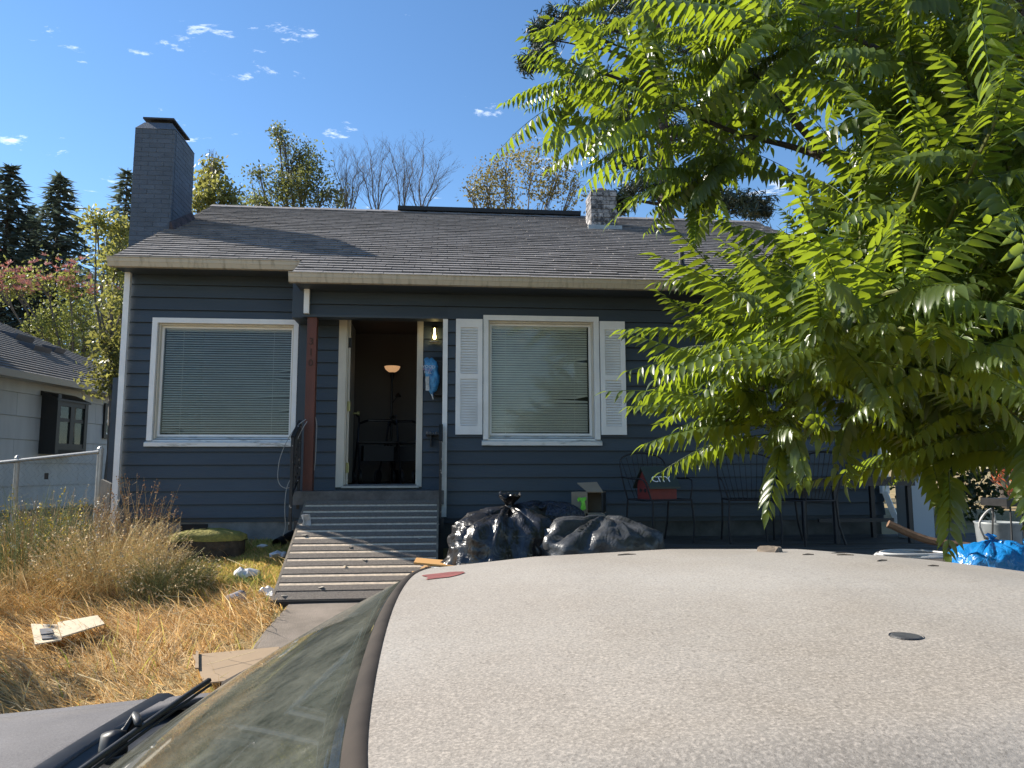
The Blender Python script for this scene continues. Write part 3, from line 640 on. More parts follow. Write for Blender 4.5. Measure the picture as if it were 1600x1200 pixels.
def iron_rail(name, x, label, y0, z0):
    # wrought iron stair rail: top rail, bottom rail, balusters with leaf scrolls
    t = thing(name, label, 'railing', (x, y0, z0-.9))
    a = Vector((x, y0, z0)); b = Vector((x, y0-.40, z0-.20))
    obj('top_rail', MB().bar(a, b, .045, .025), M['rail'], t)
    lo = Vector((0, 0, -.62)); obj('bottom_rail', MB().bar(a+lo, b+lo, .03, .02), M['rail'], t)
    for k, s in enumerate((0.0, .2, .4, .6, .8, 1.0)):
        q = a.lerp(b, s)
        big = k in (0, 5)
        obj('baluster', MB().bar(q, (q.x, q.y, q.z-(.98 if big else .62)), .03 if big else .014, .03 if big else .014), M['rail'], t)
    for k in range(8):
        q = a.lerp(b, .1+.2*(k % 5)) - Vector((0, 0, .12+.06*k)); pts = []
        for i in range(14): an = i*.55; rr = .012+.0045*i; pts.append(q+Vector((.004*math.sin(i), rr*math.cos(an), rr*math.sin(an))))
        obj('scroll', MB().tube(pts, .006, 5), M['rail'], t)
    return t
M['rail'] = mat('peeling black rail paint', (.015, .015, .016), .55, 0, 16, col2=(.40, .37, .34), lo=.63, hi=.68)
iron_rail('railing', -1.60, 'peeling black iron stair rail beside the brown porch post', -.04, 2.20)
iron_rail('railing', -.02, 'peeling black iron stair rail in front of the white corner trim', -.06, 2.16)
def wires():
    A = at_y(478, 657, -.12); pts = [(478, 655), (462, 668), (447, 692), (437, 718), (434, 745), (438, 758), (448, 763), (458, 758), (466, 750)]
    o = obj('cable', MB().tube(smoothpath([at_y(x, y, -.15) for x, y in pts], 4), .0045, 6), M['cable'], smooth=True)
    tag(o, 'thin grey cable hanging in a wide loop from the porch post', 'cable')
    pts = [(480, 658), (470, 675), (463, 695), (464, 715), (460, 735), (450, 757), (446, 775), (445, 800), (446, 822), (442, 838)]
    o = obj('cable', MB().tube(smoothpath([at_y(x, y, -.17) for x, y in pts], 4), .0045, 6), M['cable'], smooth=True)
    tag(o, 'thin grey cable dropping from the porch post to the ground', 'cable')
    pts = [(493, 652), (495, 665), (494, 690), (493, 715), (491, 735)]
    o = obj('cable', MB().tube(smoothpath([at_y(x, y, .05) for x, y in pts], 4), .005, 6), M['cable'], smooth=True)
    tag(o, 'short grey wire running down the door side of the brown post', 'cable')
def smoothpath(P, k=4):
    P = [Vector(p) for p in P]; o = []
    for i in range(len(P)-1):
        p0, p1, p2, p3 = P[max(i-1, 0)], P[i], P[i+1], P[min(i+2, len(P)-1)]
        for j in range(k):
            t = j/k; o.append(.5*((2*p1)+(-p0+p2)*t+(2*p0-5*p1+4*p2-p3)*t*t+(-p0+3*p1-3*p2+p3)*t**3))
    o.append(P[-1]); return o
M['cable'] = mat('grey cable', (.32, .32, .31), .5)
wires()
# downspout stub, rag and drain pipe beside the ramp
o = obj('drain_pipe', MB().tube([at_ground(432, 858)+Vector((0, 0, .06)), at_ground(456, 850)+Vector((0, .25, .10))], .055, 14, cap=False), mat('black corrugated pipe', (.015, .015, .016), .5)); tag(o, 'open end of a black drain pipe in the grass beside the ramp', 'pipe')
o = obj('rag', crumple(MB().grid([[at_y(470+5*j+(i*1.5), 805+8*i, -.60-.02*math.sin(i*2+j)) for j in range(4)] for i in range(5)]), .03, 20, 9), mat('dirty white rag', (.42, .42, .41), .9, .2, 20)); tag(o, 'dirty white rag draped on the iron rail foot by the ramp', 'rag')
bevel(o, .0005); so = o.modifiers.new('thick', 'SOLIDIFY'); so.thickness = .008
# boards and stack of flattened cardboard at the ramp's side
def cardboard_stack():
    cb = mat('cardboard', (.42, .26, .12), .9, .12, 8); t = thing('cardboard_stack', 'flattened brown cardboard sheets piled at the side of the ramp', 'cardboard', (.2, -2.1, .5))
    z = at_y(690, 878, -2.05).z-.10
    for k, (dx, dy, w, l, rz, m) in enumerate(((0, 0, .50, .40, .05, cb), (.05, .05, .46, .36, -.12, cb), (.10, -.02, .42, .35, .2, mat('white print sheet', (.5, .5, .48), .7)), (-.03, .02, .40, .34, -.03, mat('orange cardboard', (.50, .27, .09), .9)))):
        c = at_y(690, 875, -2.05); q = MB().box(-w/2, w/2, -l/2, l/2, 0, .014); rot = Matrix.Rotation(rz, 4, 'Z') @ Matrix.Rotation(.05*(k-1), 4, 'Y')
        q.v = [tuple(rot @ Vector(v) + Vector((c.x+dx, -2.05+dy, z+.028*k))) for v in q.v]; obj('sheet', q, m, t)
    obj('plinth_board', MB().box(at_y(670, 880, -2.05).x, at_y(720, 880, -2.05).x, -2.25, -1.85, gz(.2, -2)-.02, z+.0), M['concrete'], t)
cardboard_stack()

# ------------------------------------------------------------------ deck
DZ = .88
def deck():
    t = thing('deck', 'low dark weathered plank deck along the shaded house front', 'deck', (3, -1.3, .4))
    m = mat('dark deck plank', (.060, .052, .046), .8, .35, 6, bump=.4, bscale=40, stretch=(.15, 1, 1), objvar=.22)
    y = -.02; k = 0
    while y > -2.9:
        x = .20
        while x < 8.4:
            w = random.uniform(2.4, 3.2); x1 = min(x+w, 8.4)
            obj('plank', MB().box(x, x1-.004, y-.136, y, DZ-.035, DZ+random.uniform(-.002, .003)), m, t); x = x1
        y -= .142; k += 1
    obj('rim_board', MB().box(.18, 8.42, -2.93, -2.90, DZ-.2, DZ), m, t); obj('rim_board', MB().box(.16, .195, -2.93, -.02, DZ-.2, DZ), m, t)
    for x in np.linspace(.3, 8.2, 6): obj('support_post', MB().box(x-.05, x+.05, -2.88, -2.78, gz(x, -2.8)-.1, DZ-.035), m, t)
deck()
# ------------------------------------------------------------------ rubbish bags and box
def bag_mat(name, col, rough, bump=.6, sc=9, col2=None):
    m = mat(name, col, rough, 0, 5, col2=col2, spec=.6) if col2 else mat(name, col, rough, spec=.6)
    nt = m.node_tree; N = nt.nodes; L = nt.links; b = N['Principled BSDF']; b.inputs['Roughness'].default_value = rough
    for l in list(b.inputs['Roughness'].links): L.remove(l)
    g = N.new('ShaderNodeNewGeometry'); n = N.new('ShaderNodeTexNoise'); n.inputs['Scale'].default_value = sc; n.inputs['Detail'].default_value = 3; n.inputs['Distortion'].default_value = 1.6
    L.new(g.outputs['Position'], n.inputs['Vector']); sb = N.new('ShaderNodeMath'); sb.operation = 'SUBTRACT'; sb.inputs[1].default_value = .5; L.new(n.outputs['Fac'], sb.inputs[0])
    ab = N.new('ShaderNodeMath'); ab.operation = 'ABSOLUTE'; L.new(sb.outputs[0], ab.inputs[0])
    bp = N.new('ShaderNodeBump'); bp.inputs['Strength'].default_value = bump; bp.inputs['Distance'].default_value = .12; L.new(ab.outputs[0], bp.inputs['Height']); L.new(bp.outputs[0], b.inputs['Normal'])
    return m
def ridged(v, s, seed):
    p = v*s + Vector((seed, seed*1.3, seed*.7)); p += mnoise.noise_vector(p*.6)*.9
    return 1-abs(mnoise.noise(p))*2
def bag(name, label, cx, cy_, z, rx, ry, h, m, knot=None, seed=1, group=None, flat=1.0, top=(0, 0), amp=.05):
    t = thing(name, label, 'bag', (cx, cy_, z), 0, group); nu, nv = 64, 40; P = []
    for i in range(nv+1):
        v = i/nv; row = []
        for j in range(nu+1):
            a = 2*math.pi*j/nu
            # slumped profile: wide low belly, narrowing to a gathered top
            if v < .55: rr = (1-(1-v/.55)**2*.16); zz = h*.62*(v/.55)**1.15
            else: q = (v-.55)/.45; rr = math.cos(q*math.pi/2)**flat; zz = h*(.62+.38*math.sin(q*math.pi/2))
            base = Vector((cx+rx*rr*math.cos(a)+top[0]*v*v, cy_+ry*rr*math.sin(a)+top[1]*v*v, z+zz))
            nrm = Vector((math.cos(a)/rx, math.sin(a)/ry, (.1+v)*1.2/h)).normalized()
            w = min(1, v*6); q3 = Vector((math.cos(a)*2.6+seed, math.sin(a)*2.6, v*1.1+seed)); q3 += mnoise.noise_vector(q3*.8)*.35
            fold = (1-abs(mnoise.noise(q3*1.5))*2.2) + .5*(1-abs(mnoise.noise(q3*3.6))*2.2)
            lump = mnoise.noise(base*2.6+Vector((seed, 0, 0)))
            dsp = (amp*.75*(fold-.6) + amp*.9*lump + amp*.25*(ridged(base, 9, seed+4)-.5))*w
            row.append(base+nrm*dsp)
        P.append(row)
    for row in P: row[-1] = row[0]
    obj('sack', MB().grid(P), m, t, smooth=True)
    if knot:
        kx, ky, kz = cx+top[0], cy_+top[1], z+h
        prof = [(.09, -.06), (.03, .0), (.02, .02), (.035, .05), (.060, .085), (.085, .11), (.075, .10), (.03, .05)]
        mb = MB().lathe([(r*knot, zz*knot) for r, zz in prof], (kx, ky, kz), 14); crumple(mb, .06*knot, 16, seed); obj('knot', mb, m, t, smooth=True)
    return t
M['bag'] = bag_mat('black bin liner', (.016, .016, .018), .30, .28, 6)
M['bag_grey'] = bag_mat('dusty grey plastic sheet', (.022, .024, .028), .42, .2, 6, col2=(.05, .053, .058))
M['bag_blue'] = bag_mat('bright blue plastic bag', (.008, .16, .45), .30, .3, 9)
def bags():
    p = at_y(790, 783, -1.75); bag('rubbish_bag', 'shiny black rubbish bag with a knotted top next to the ramp', at_y(776, 850, -2.0).x, -2.0, .55, .44, .40, at_y(790, 792, -2.0).z-.55-.02, M['bag'], 1.15, 2, top=(.12, .05), amp=.10)
    p = at_y(870, 785, -1.2); bag('rubbish_bag', 'large slack dark blue rubbish bag against the siding', at_y(848, 850, -.9).x, -.9, DZ, .44, .34, at_y(870, 787, -.9).z-DZ, bag_mat('dark blue bin liner', (.020, .026, .042), .33), None, 5, flat=.7, amp=.06)
    bag('rubbish_bag', 'small tied black bag wedged between the larger bags', at_y(858, 850, -1.55).x, -1.55, DZ, .24, .24, at_y(855, 802, -1.55).z-DZ-.03, M['bag'], .8, 8, top=(-.08, 0), amp=.06)
    bag('rubbish_bag', 'low spread grey plastic sheeting bag on the deck edge', at_y(930, 850, -2.25).x, -2.25, .62, .57, .38, at_y(960, 812, -2.25).z-.62, M['bag_grey'], None, 14, flat=.95, top=(.10, .05), amp=.085)
    q = at_d(1552, 885, 6.6)
    bag('plastic_bag', 'bright blue plastic bag with tied ears on the deck', q.x, q.y, DZ-.12, .27, .25, .36, M['bag_blue'], .5, 21, amp=.05)
    q = at_d(1612, 885, 6.7); bag('plastic_bag', 'bright blue plastic bag slumped behind the tied blue one', q.x, q.y, DZ-.12, .27, .25, .30, M['bag_blue'], .6, 25, amp=.05)
bags()
def open_box():
    cb = mat('grey brown cardboard', (.30, .235, .17), .9, .08, 5); Y = -.55
    A, B, C = at_y(893, 769, Y), at_y(918, 771, Y), at_y(918, 802, Y); w = B.x-A.x; h = A.z-C.z; ln = at_y(942, 770, Y).x-B.x
    t = thing('cardboard_box', 'open empty cardboard box tipped on its side with flaps hanging out', 'box', (B.x, Y, C.z))
    x0, x1, z0, z1 = A.x, A.x+w+ln, C.z, A.z; th = .006; R = Matrix.Translation((B.x, Y, 0)) @ Matrix.Rotation(rad(-18), 4, 'Z') @ Matrix.Translation((-B.x, -Y, 0))
    def ob(n, mb, m=cb): mb.v = [tuple(R @ Vector(v)) for v in mb.v]; return obj(n, mb, m, t)
    ob('side_panel', MB().box(x0, B.x, Y-th, Y, z0, z1)); ob('side_panel', MB().box(x0, x1, Y+.30, Y+.306, z0, z1))
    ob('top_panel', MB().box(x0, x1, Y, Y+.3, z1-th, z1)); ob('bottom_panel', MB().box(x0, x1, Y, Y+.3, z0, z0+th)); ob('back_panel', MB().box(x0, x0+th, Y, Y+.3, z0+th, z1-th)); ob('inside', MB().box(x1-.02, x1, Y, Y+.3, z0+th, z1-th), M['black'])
    ob('flap', MB().hexa([(B.x, Y-.01, z1), (x1, Y-.01, z1), (x1-.08, Y+.12, z1+.10), (B.x-.13, Y+.12, z1+.09), (B.x, Y-.01, z1+.008), (x1, Y-.01, z1+.008), (x1-.08, Y+.12, z1+.108), (B.x-.13, Y+.12, z1+.098)]))
    ob('flap', MB().hexa([(B.x, Y-.02, z0), (x1+.01, Y-.02, z0), (x1+.12, Y-.14, z0-.18), (B.x+.10, Y-.14, z0-.18), (B.x, Y-.012, z0), (x1+.01, Y-.012, z0), (x1+.12, Y-.132, z0-.18), (B.x+.10, Y-.132, z0-.18)]))
    ob('flap', MB().hexa([(x0+.05, Y-.012, z0-.2), (B.x-.02, Y-.012, z0-.2), (B.x-.02, Y-.006, z0-.2), (x0+.05, Y-.006, z0-.2), (x0+.02, Y-.012, z0), (B.x-.02, Y-.012, z0), (B.x-.02, Y-.006, z0), (x0+.02, Y-.006, z0)]))
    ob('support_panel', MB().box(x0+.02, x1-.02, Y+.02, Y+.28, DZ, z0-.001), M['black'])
    g = MB(); pts = [(901.5, 780), (904, 777.5), (909, 778.5), (916, 777), (916.5, 780.5), (912.5, 783), (914.5, 790), (915.5, 795.5), (911, 797.5), (908, 795), (909, 787), (907, 782.5), (903, 783)]
    g.prism([at_y(x, y, Y-.05) for x, y in pts], (0, .02, 0)); crumple(g, .012, 30, 2)
    o = obj('glove', g, mat('lime green plastic', (.22, .72, .06), .35, .25, 25)); tag(o, 'crumpled lime green plastic scrap stuck on the open cardboard box', 'plastic scrap')
open_box()

# ------------------------------------------------------------------ patio furniture
def iron_chair():
    t = thing('patio_chair', 'black wire patio chair', 'chair', (0, 0, 0), 0, 'black wire chairs on the deck')
    m = M['chair']; hs, w = .45, .25
    obj('seat', MB().tube([(-w, -.22, hs), (w, -.22, hs), (w+.02, .2, hs), (-w-.02, .2, hs), (-w, -.22, hs)], .010, 6), m, t, local=True)
    for k in range(9):
        x = -w+.03+k*(2*w-.06)/8; obj('seat_wire', MB().tube([(x, -.22, hs), (x, .0, hs-.015), (x, .2, hs)], .004, 5), m, t, local=True)
    obj('back_frame', MB().tube(smoothpath([(-w-.02, .2, hs), (-w-.05, .26, hs+.25), (-w-.02, .31, hs+.44), (0, .33, hs+.50), (w+.02, .31, hs+.44), (w+.05, .26, hs+.25), (w+.02, .2, hs)], 4), .009, 6), m, t, local=True)
    for k in range(9):
        f = (k-4)/4; obj('back_wire', MB().tube([(f*w*.7, .2, hs), (f*w*.9, .25, hs+.2), (f*(w+.02), .31, hs+.5-.09*f*f)], .004, 5), m, t, local=True)
    for sx in (-1, 1):
        obj('front_leg', MB().tube([(sx*w, -.22, hs), (sx*(w+.015), -.24, .2), (sx*(w+.005), -.23, 0)], .011, 6), m, t, local=True)
        obj('rear_leg', MB().tube([(sx*(w+.02), .2, hs), (sx*(w+.02), .23, .2), (sx*(w+.03), .30, 0)], .011, 6), m, t, local=True)
        obj('arm', MB().tube(smoothpath([(sx*w, -.20, hs), (sx*(w+.06), -.16, hs+.2), (sx*(w+.07), .05, hs+.22), (sx*(w+.05), .27, hs+.24)], 3), .009, 6), m, t, local=True)
    return t
M['chair'] = mat('black wire', (.012, .011, .014), .6)
c = iron_chair(); c['label'] = 'black wire patio chair holding a red toy birdhouse'
def deckpt(x, Y): q = at_y(x, 760, Y); return (q.x, Y, DZ+.003)
c.location = deckpt(1030, -.75); c.rotation_euler = (0, 0, rad(20)); CH1 = Vector(c.location)
copy_tree(c, deckpt(1172, -.85), rad(-14), 'black wire patio chair pushed close to the dark patio table')
copy_tree(c, deckpt(1250, -1.1), rad(-70), 'black wire patio chair turned sideways under the patio table edge')
def birdhouse():
    A = at_y(1015, 762, -.95); B = at_y(1064, 765, -.95); w = B.x-A.x; cx = A.x; z0 = DZ+.46
    t = thing('birdhouse', 'red wooden birdhouse with a dark green lettered roof on a wire chair', 'birdhouse', (cx+w/2, -.8, z0))
    red = mat('red paint', (.17, .022, .018), .6, .15, 10); green = mat('dark green roof paint', (.035, .05, .045), .6, .1, 10); dk = M['black']
    R = Matrix.Translation((cx, -.95, z0)) @ Matrix.Rotation(rad(14), 4, 'Z')
    def ob(n, mb, m, par=t): mb.v = [tuple(R @ Vector(v)) for v in mb.v]; return obj(n, mb, m, par)
    L, Dp, h, pk = w*.96, .26, .16, .32
    b = ob('body', MB().prism([(0, 0, 0), (0, Dp, 0), (0, Dp, h), (0, Dp/2, pk), (0, 0, h)], (L, 0, 0)), red)
    ob('roof_panel', MB().hexa([(-.03, -.05, h-.05), (L+.02, -.05, h-.05), (L+.02, Dp/2, pk+.005), (-.03, Dp/2, pk+.005), (-.03, -.05, h-.03), (L+.02, -.05, h-.03), (L+.02, Dp/2, pk+.025), (-.03, Dp/2, pk+.025)]), green)
    ob('roof_panel', MB().hexa([(-.03, Dp/2, pk+.003), (L+.02, Dp/2, pk+.003), (L+.02, Dp+.05, h-.05), (-.03, Dp+.05, h-.05), (-.03, Dp/2, pk+.025), (L+.02, Dp/2, pk+.025), (L+.02, Dp+.05, h-.03), (-.03, Dp+.05, h-.03)]), green)
    ob('entrance_hole', MB().tube([(-.004, Dp*.35, .09), (.01, Dp*.35, .09)], .022, 12), dk); ob('entrance_hole', MB().tube([(-.004, Dp*.72, .09), (.01, Dp*.72, .09)], .022, 12), dk)
    an = math.atan2(pk-h+.05, Dp/2+.05); q = R @ Vector((L*.45, .002, h+.047))
    text('CITY', .11, q, (an, 0, rad(14)), mat('white lettering', (.85, .86, .9), .6), t, 'lettering', .002)
birdhouse()
def patio_table():
    a, b = at_y(1262, 746, -1.2), at_y(1400, 746, -1.2); z = a.z
    t = thing('patio_table', 'dark slatted patio table standing against the shaded siding', 'table', ((a.x+b.x)/2, -1.0, DZ))
    m = mat('dark table paint', (.02, .02, .024), .5)
    for k in range(6): obj('slat', MB().box(a.x, b.x+.25, -1.2+k*.13, -1.2+k*.13+.12, z-.03, z), m, t)
    obj('apron', MB().box(a.x+.03, b.x+.22, -1.18, -1.15, z-.09, z-.031).box(a.x+.03, b.x+.22, -.46, -.43, z-.09, z-.031), m, t)
    for x in (a.x+.3, b.x+.15):
        for y in (-1.15, -.47): obj('leg', MB().box(x, x+.045, y, y+.045, DZ, z-.03), m, t)
    obj('stretcher', MB().box(a.x+.3, b.x+.19, -.82, -.78, DZ+.2, DZ+.24), m, t)
patio_table()
def right_clutter():
    # plant stand with orange flowers, pale pots, hose
    q = at_d(1592, 850, 7.6); t = thing('plant_stand', 'black wire plant stand with orange blossoms', 'plant stand', (q.x, q.y, DZ))
    zt = at_d(1590, 790, 7.6).z
    for sx in (-.16, .16):
        for sy in (-.12, .12): obj('leg', MB().tube([(q.x+sx, q.y+sy, DZ), (q.x+sx*.8, q.y+sy*.8, zt)], .008, 6), M['black_metal'], t)
    obj('tray', MB().box(q.x-.2, q.x+.2, q.y-.15, q.y+.15, zt, zt+.06), M['black_metal'], t)
    fo = mat('orange petals', (.75, .17, .06), .5, .2, 20); mb = MB(); mg = MB()
    for k in range(16):
        c = Vector((q.x+random.uniform(-.18, .2), q.y+random.uniform(-.15, .1), zt+random.uniform(.1, .34)))
        for i in range(5):
            an = i*1.257+k; d = Vector((math.cos(an), math.sin(an)*.6, math.sin(an)))*.045; mb.tri(c, c+d+Vector((0, 0, .02)), c+d*.9+Vector((.015, -.02, -.015)))
        mg.tube([(q.x, q.y, zt+.03), c], .004, 4)
    obj('blossoms', mb, fo, t); obj('stems', mg, mat('green stem', (.06, .12, .03), .6), t)
    q = at_d(1500, 838, 7.2); t = thing('hose', 'coiled white hose lying on the deck under the branches', 'hose', (q.x, q.y, DZ))
    pts = []
    for i in range(60): an = i*.32; r = .30+.03*math.sin(i*.9); pts.append((q.x-.15+r*math.cos(an), q.y+.4+r*.7*math.sin(an), DZ+.02+.002*i*.3))
    obj('coil', MB().tube(pts, .011, 6), mat('white hose', (.45, .45, .45), .4), t, smooth=True)
    q = at_d(1560, 830, 8.0); t = thing('pot', 'pale ceramic pot standing on the deck beyond the blue bags', 'pot', (q.x, q.y, DZ))
    obj('body', MB().lathe([(0, 0), (.13, 0), (.17, .12), (.18, .28), (.19, .30), (.165, .30), (.15, .1), (0, .08)], (q.x, q.y, DZ), 20), mat('pale glaze', (.22, .24, .25), .4, .2, 8), t, smooth=True)
    obj('handle', MB().tube(smoothpath([(q.x-.17, q.y-.05, DZ+.16), (q.x-.25, q.y-.1, DZ+.3), (q.x-.15, q.y-.12, DZ+.42), (q.x-.1, q.y-.1, DZ+.3)], 4), .01, 6), mat('pale handle', (.4, .4, .4), .4), t, smooth=True)
    q = at_d(1470, 835, 7.9)
    o = obj('driftwood', MB().tube(smoothpath([(q.x-.5, q.y, DZ+.28), (q.x-.2, q.y-.1, DZ+.14), (q.x+.2, q.y-.2, DZ+.08), (q.x+.5, q.y-.25, DZ+.02)], 4), [.035]*13, 7), mat('pale brown wood', (.17, .10, .06), .85, .3, 10)); tag(o, 'bent brown stick lying on the deck beside the hose', 'stick')
    q = at_d(1437, 712, 9.5); t = thing('outdoor_cabinet', 'pale blue white panel half hidden behind the tree leaves', 'cabinet', (q.x, q.y, DZ-.3))
    obj('panel', MB().box(q.x-.12, q.x+.12, q.y, q.y+.3, DZ-.3, q.z+.2), mat('pale panel', (.35, .40, .46), .6), t); obj('panel_trim', MB().box(q.x-.14, q.x+.14, q.y-.02, q.y-.001, q.z+.17, q.z+.23), M['white'], t)
right_clutter()

# ------------------------------------------------------------------ neighbour's house
def neighbour():
    az = rad(7); ax = Vector((math.sin(az), math.cos(az), 0)); nx = Vector((math.cos(az), -math.sin(az), 0))   # along wall, outward normal
    O = Vector((-8.05, 3.0, 0)); zb = .9; ze = 3.36
    P = lambda s, n, z: O + ax*s + nx*n + Vector((0, 0, z))
    t = thing('white_house', 'white panel clad neighbour house with a grey hip roof behind the wire fence', 'house', tuple(O+Vector((0, 0, zb))))
    wm = mat('white wall panel', (.50, .50, .49), .75, .10, 3, stretch=(1, 1, .2), objvar=.05)
    Lw = 9.3
    def slab(mb, s0, s1, n0, n1, z0, z1): return mb.hexa([P(s0, n1, z0), P(s1, n1, z0), P(s1, n0, z0), P(s0, n0, z0), P(s0, n1, z1), P(s1, n1, z1), P(s1, n0, z1), P(s0, n0, z1)])
    obj('wall', slab(slab(MB(), -1, Lw, -7, -.02, zb-.3, ze), -1.2, -1, -.05, -.02, zb, ze), wm, t)
    h = .425; z = zb+.05; r = 0
    while z < ze:
        s = -1 - (.5 if r % 2 else 0)
        while s < Lw:
            a, b = max(s, -1), min(s+1.22, Lw); z1 = min(z+h, ze)
            if b-a > .05:
                q = MB().hexa([P(a, .022, z), P(b-.006, .022, z), P(b-.006, -.02, z), P(a, -.02, z), P(a, .004, z1-.006), P(b-.006, .004, z1-.006), P(b-.006, -.02, z1-.006), P(a, -.02, z1-.006)]); obj('wall_panel', q, wm, t)
            s += 1.22
        z += h; r += 1
    dk = mat('black window frame', (.016, .015, .015), .5); gm = glass_mat('dark glass', (.35, .42, .40), .6, .35, (.22, .27, .24))
    # which s a pixel meets
    def s_at(x): d = ray(x, 650); den = d.x*nx.x+d.y*nx.y; tt = ((O-CAM).dot(nx))/den; q = CAM+d*tt; return (q-O).dot(ax)
    def z_at(x, y): d = ray(x, y); tt = ((O-CAM).dot(nx))/d.dot(nx); return (CAM+d*tt).z
    s0, s1 = s_at(62), s_at(112); z0, z1 = z_at(62, 709), z_at(62, 615)
    w = obj('garden_window', slab(slab(slab(slab(MB(), s0, s0+.10, .02, .34, z0, z1), s1-.10, s1, .02, .34, z0, z1-.12), s0+.1, s1-.1, .26, .34, z0, z0+.12), s0+.1, s1-.1, .02, .34, z0+.0, z0+.08), dk, t)
    sm = (s0+s1)/2
    obj('sash', slab(slab(slab(slab(slab(MB(), s0+.1, s1-.1, .27, .33, z0+.12, z0+.2), s0+.1, s1-.1, .27, .33, z1-.22, z1-.12), sm-.06, sm+.06, .27, .33, z0+.2, z1-.22), s0+.1, sm-.06, .28, .32, z0+.62, z0+.69), sm+.06, s1-.1, .28, .32, z0+.62, z0+.69), dk, w)
    for a, b in ((s0+.1, sm-.06), (sm+.06, s1-.1)):
        for c, d in ((z0+.2, z0+.62), (z0+.69, z1-.22)): obj('pane', slab(MB(), a, b, .295, .305, c, d), gm, w)
    obj('window_hood', MB().hexa([P(s0-.05, .36, z1-.13), P(s1+.05, .36, z1-.13), P(s1+.05, .02, z1-.03), P(s0-.05, .02, z1-.03), P(s0-.05, .36, z1-.09), P(s1+.05, .36, z1-.09), P(s1+.05, .02, z1+.06), P(s0-.05, .02, z1+.06)]), dk, w)
    obj('interior', slab(MB(), s0+.1, s1-.1, -.01, .019, z0+.1, z1-.13), mat('pale curtain', (.26, .28, .27), .8, .5, 5), w)
    a, b = s_at(160), s_at(176); c, d = z_at(160, 685), z_at(160, 630)
    w = obj('window', slab(slab(slab(slab(MB(), a, b, .02, .06, c, c+.09), a, b, .02, .06, d-.09, d), a, a+.08, .02, .06, c+.09, d-.09), b-.08, b, .02, .06, c+.09, d-.09), dk, t)
    obj('meeting_rail', slab(slab(MB(), a+.08, b-.08, .021, .05, (c+d)/2-.03, (c+d)/2+.03), a+.08, b-.08, .021, .05, c+.09, c+.13), M['white'], w); obj('pane', slab(MB(), a+.08, b-.08, .022, .03, c+.13, d-.09), gm, w)
    # hip roof
    ov = .35; sl = .50; W = 7+2*ov; ridge = W/2
    e0, e1 = P(-1.4, ov, ze+.02), P(Lw+ov, ov, ze+.02); f0, f1 = P(-1.4, ov-W, ze+.02), P(Lw+ov, ov-W, ze+.02)
    zr = Vector((0, 0, sl*ridge)); r0_, r1_ = P(-1.4, ov-ridge, ze+.02)+zr, P(Lw+ov-ridge, ov-ridge, ze+.02)+zr
    rm = mat('weathered brown shingle', (.14, .125, .115), .92, .25, 8, bump=.3, bscale=150)
    mb = MB().quad(e0, e1, r1_, r0_).tri(e1, f1, r1_).quad(f1, f0, r0_, r1_)
    rf = obj('roof', mb, rm, t)
    n = 26; cz_ = MB()                        # shingle courses as real steps
    for k in range(n):
        u0, u1 = k/n, (k+1)/n; up = Vector((0, 0, .03)); lo = Vector((0, 0, .004))
        A, B = e0.lerp(r0_, u0), e1.lerp(r1_, u0); C, D = e1.lerp(r1_, u1), e0.lerp(r0_, u1)
        cz_.quad(A+up, B+up, C+lo, D+lo).quad(A-lo, B-lo, B+up, A+up)
        A, B = e1.lerp(r1_, u0), f1.lerp(r1_, u0); C, D = f1.lerp(r1_, u1), e1.lerp(r1_, u1)
        cz_.quad(A+up, B+up, C+lo, D+lo).quad(A-lo, B-lo, B+up, A+up)
    obj('shingle_course', cz_, rm, rf)['kind'] = 'stuff'
    obj('gutter', MB().prism([P(-1.4, ov-.02, ze+.03), P(-1.4, ov+.09, ze+.03), P(-1.4, ov+.07, ze-.09), P(-1.4, ov-.02, ze-.09)], ax*(Lw+ov+1.4)), mat('grey gutter', (.36, .34, .31), .5), t)
    obj('soffit', MB().hexa([P(-1.4, ov-.02, ze-.07), P(Lw+ov, ov-.02, ze-.07), P(Lw+ov, -.02, ze-.07), P(-1.4, -.02, ze-.07), P(-1.4, ov-.02, ze-.04), P(Lw+ov, ov-.02, ze-.04), P(Lw+ov, -.02, ze-.04), P(-1.4, -.02, ze-.04)]), wm, t)
    rn = (e1-e0).cross(r0_-e0).normalized()
    if rn.z < 0: rn = -rn
    for x, y in ((25, 528), (52, 545), (82, 548)):
        d = ray(x, y); tt = (e0-CAM).dot(rn)/d.dot(rn); q = CAM+d*tt; u = (r0_-e0); u = (u-ax*u.dot(ax)).normalized()
        bx = MB(); hw, hl = (.28, .2) if x < 80 else (.18, .16)
        p4 = [q-ax*hw-u*hl, q+ax*hw-u*hl, q+ax*hw+u*hl, q-ax*hw+u*hl]
        bx.hexa(p4 + [p4[0]+rn*.14, p4[1]+rn*.14, p4[2]+rn*.04, p4[3]+rn*.04]); v = obj('roof_vent', bx, mat('vent metal', (.10, .10, .11), .4, metal=.4) if x == 25 else bpy.data.materials['vent metal'], t)
neighbour()
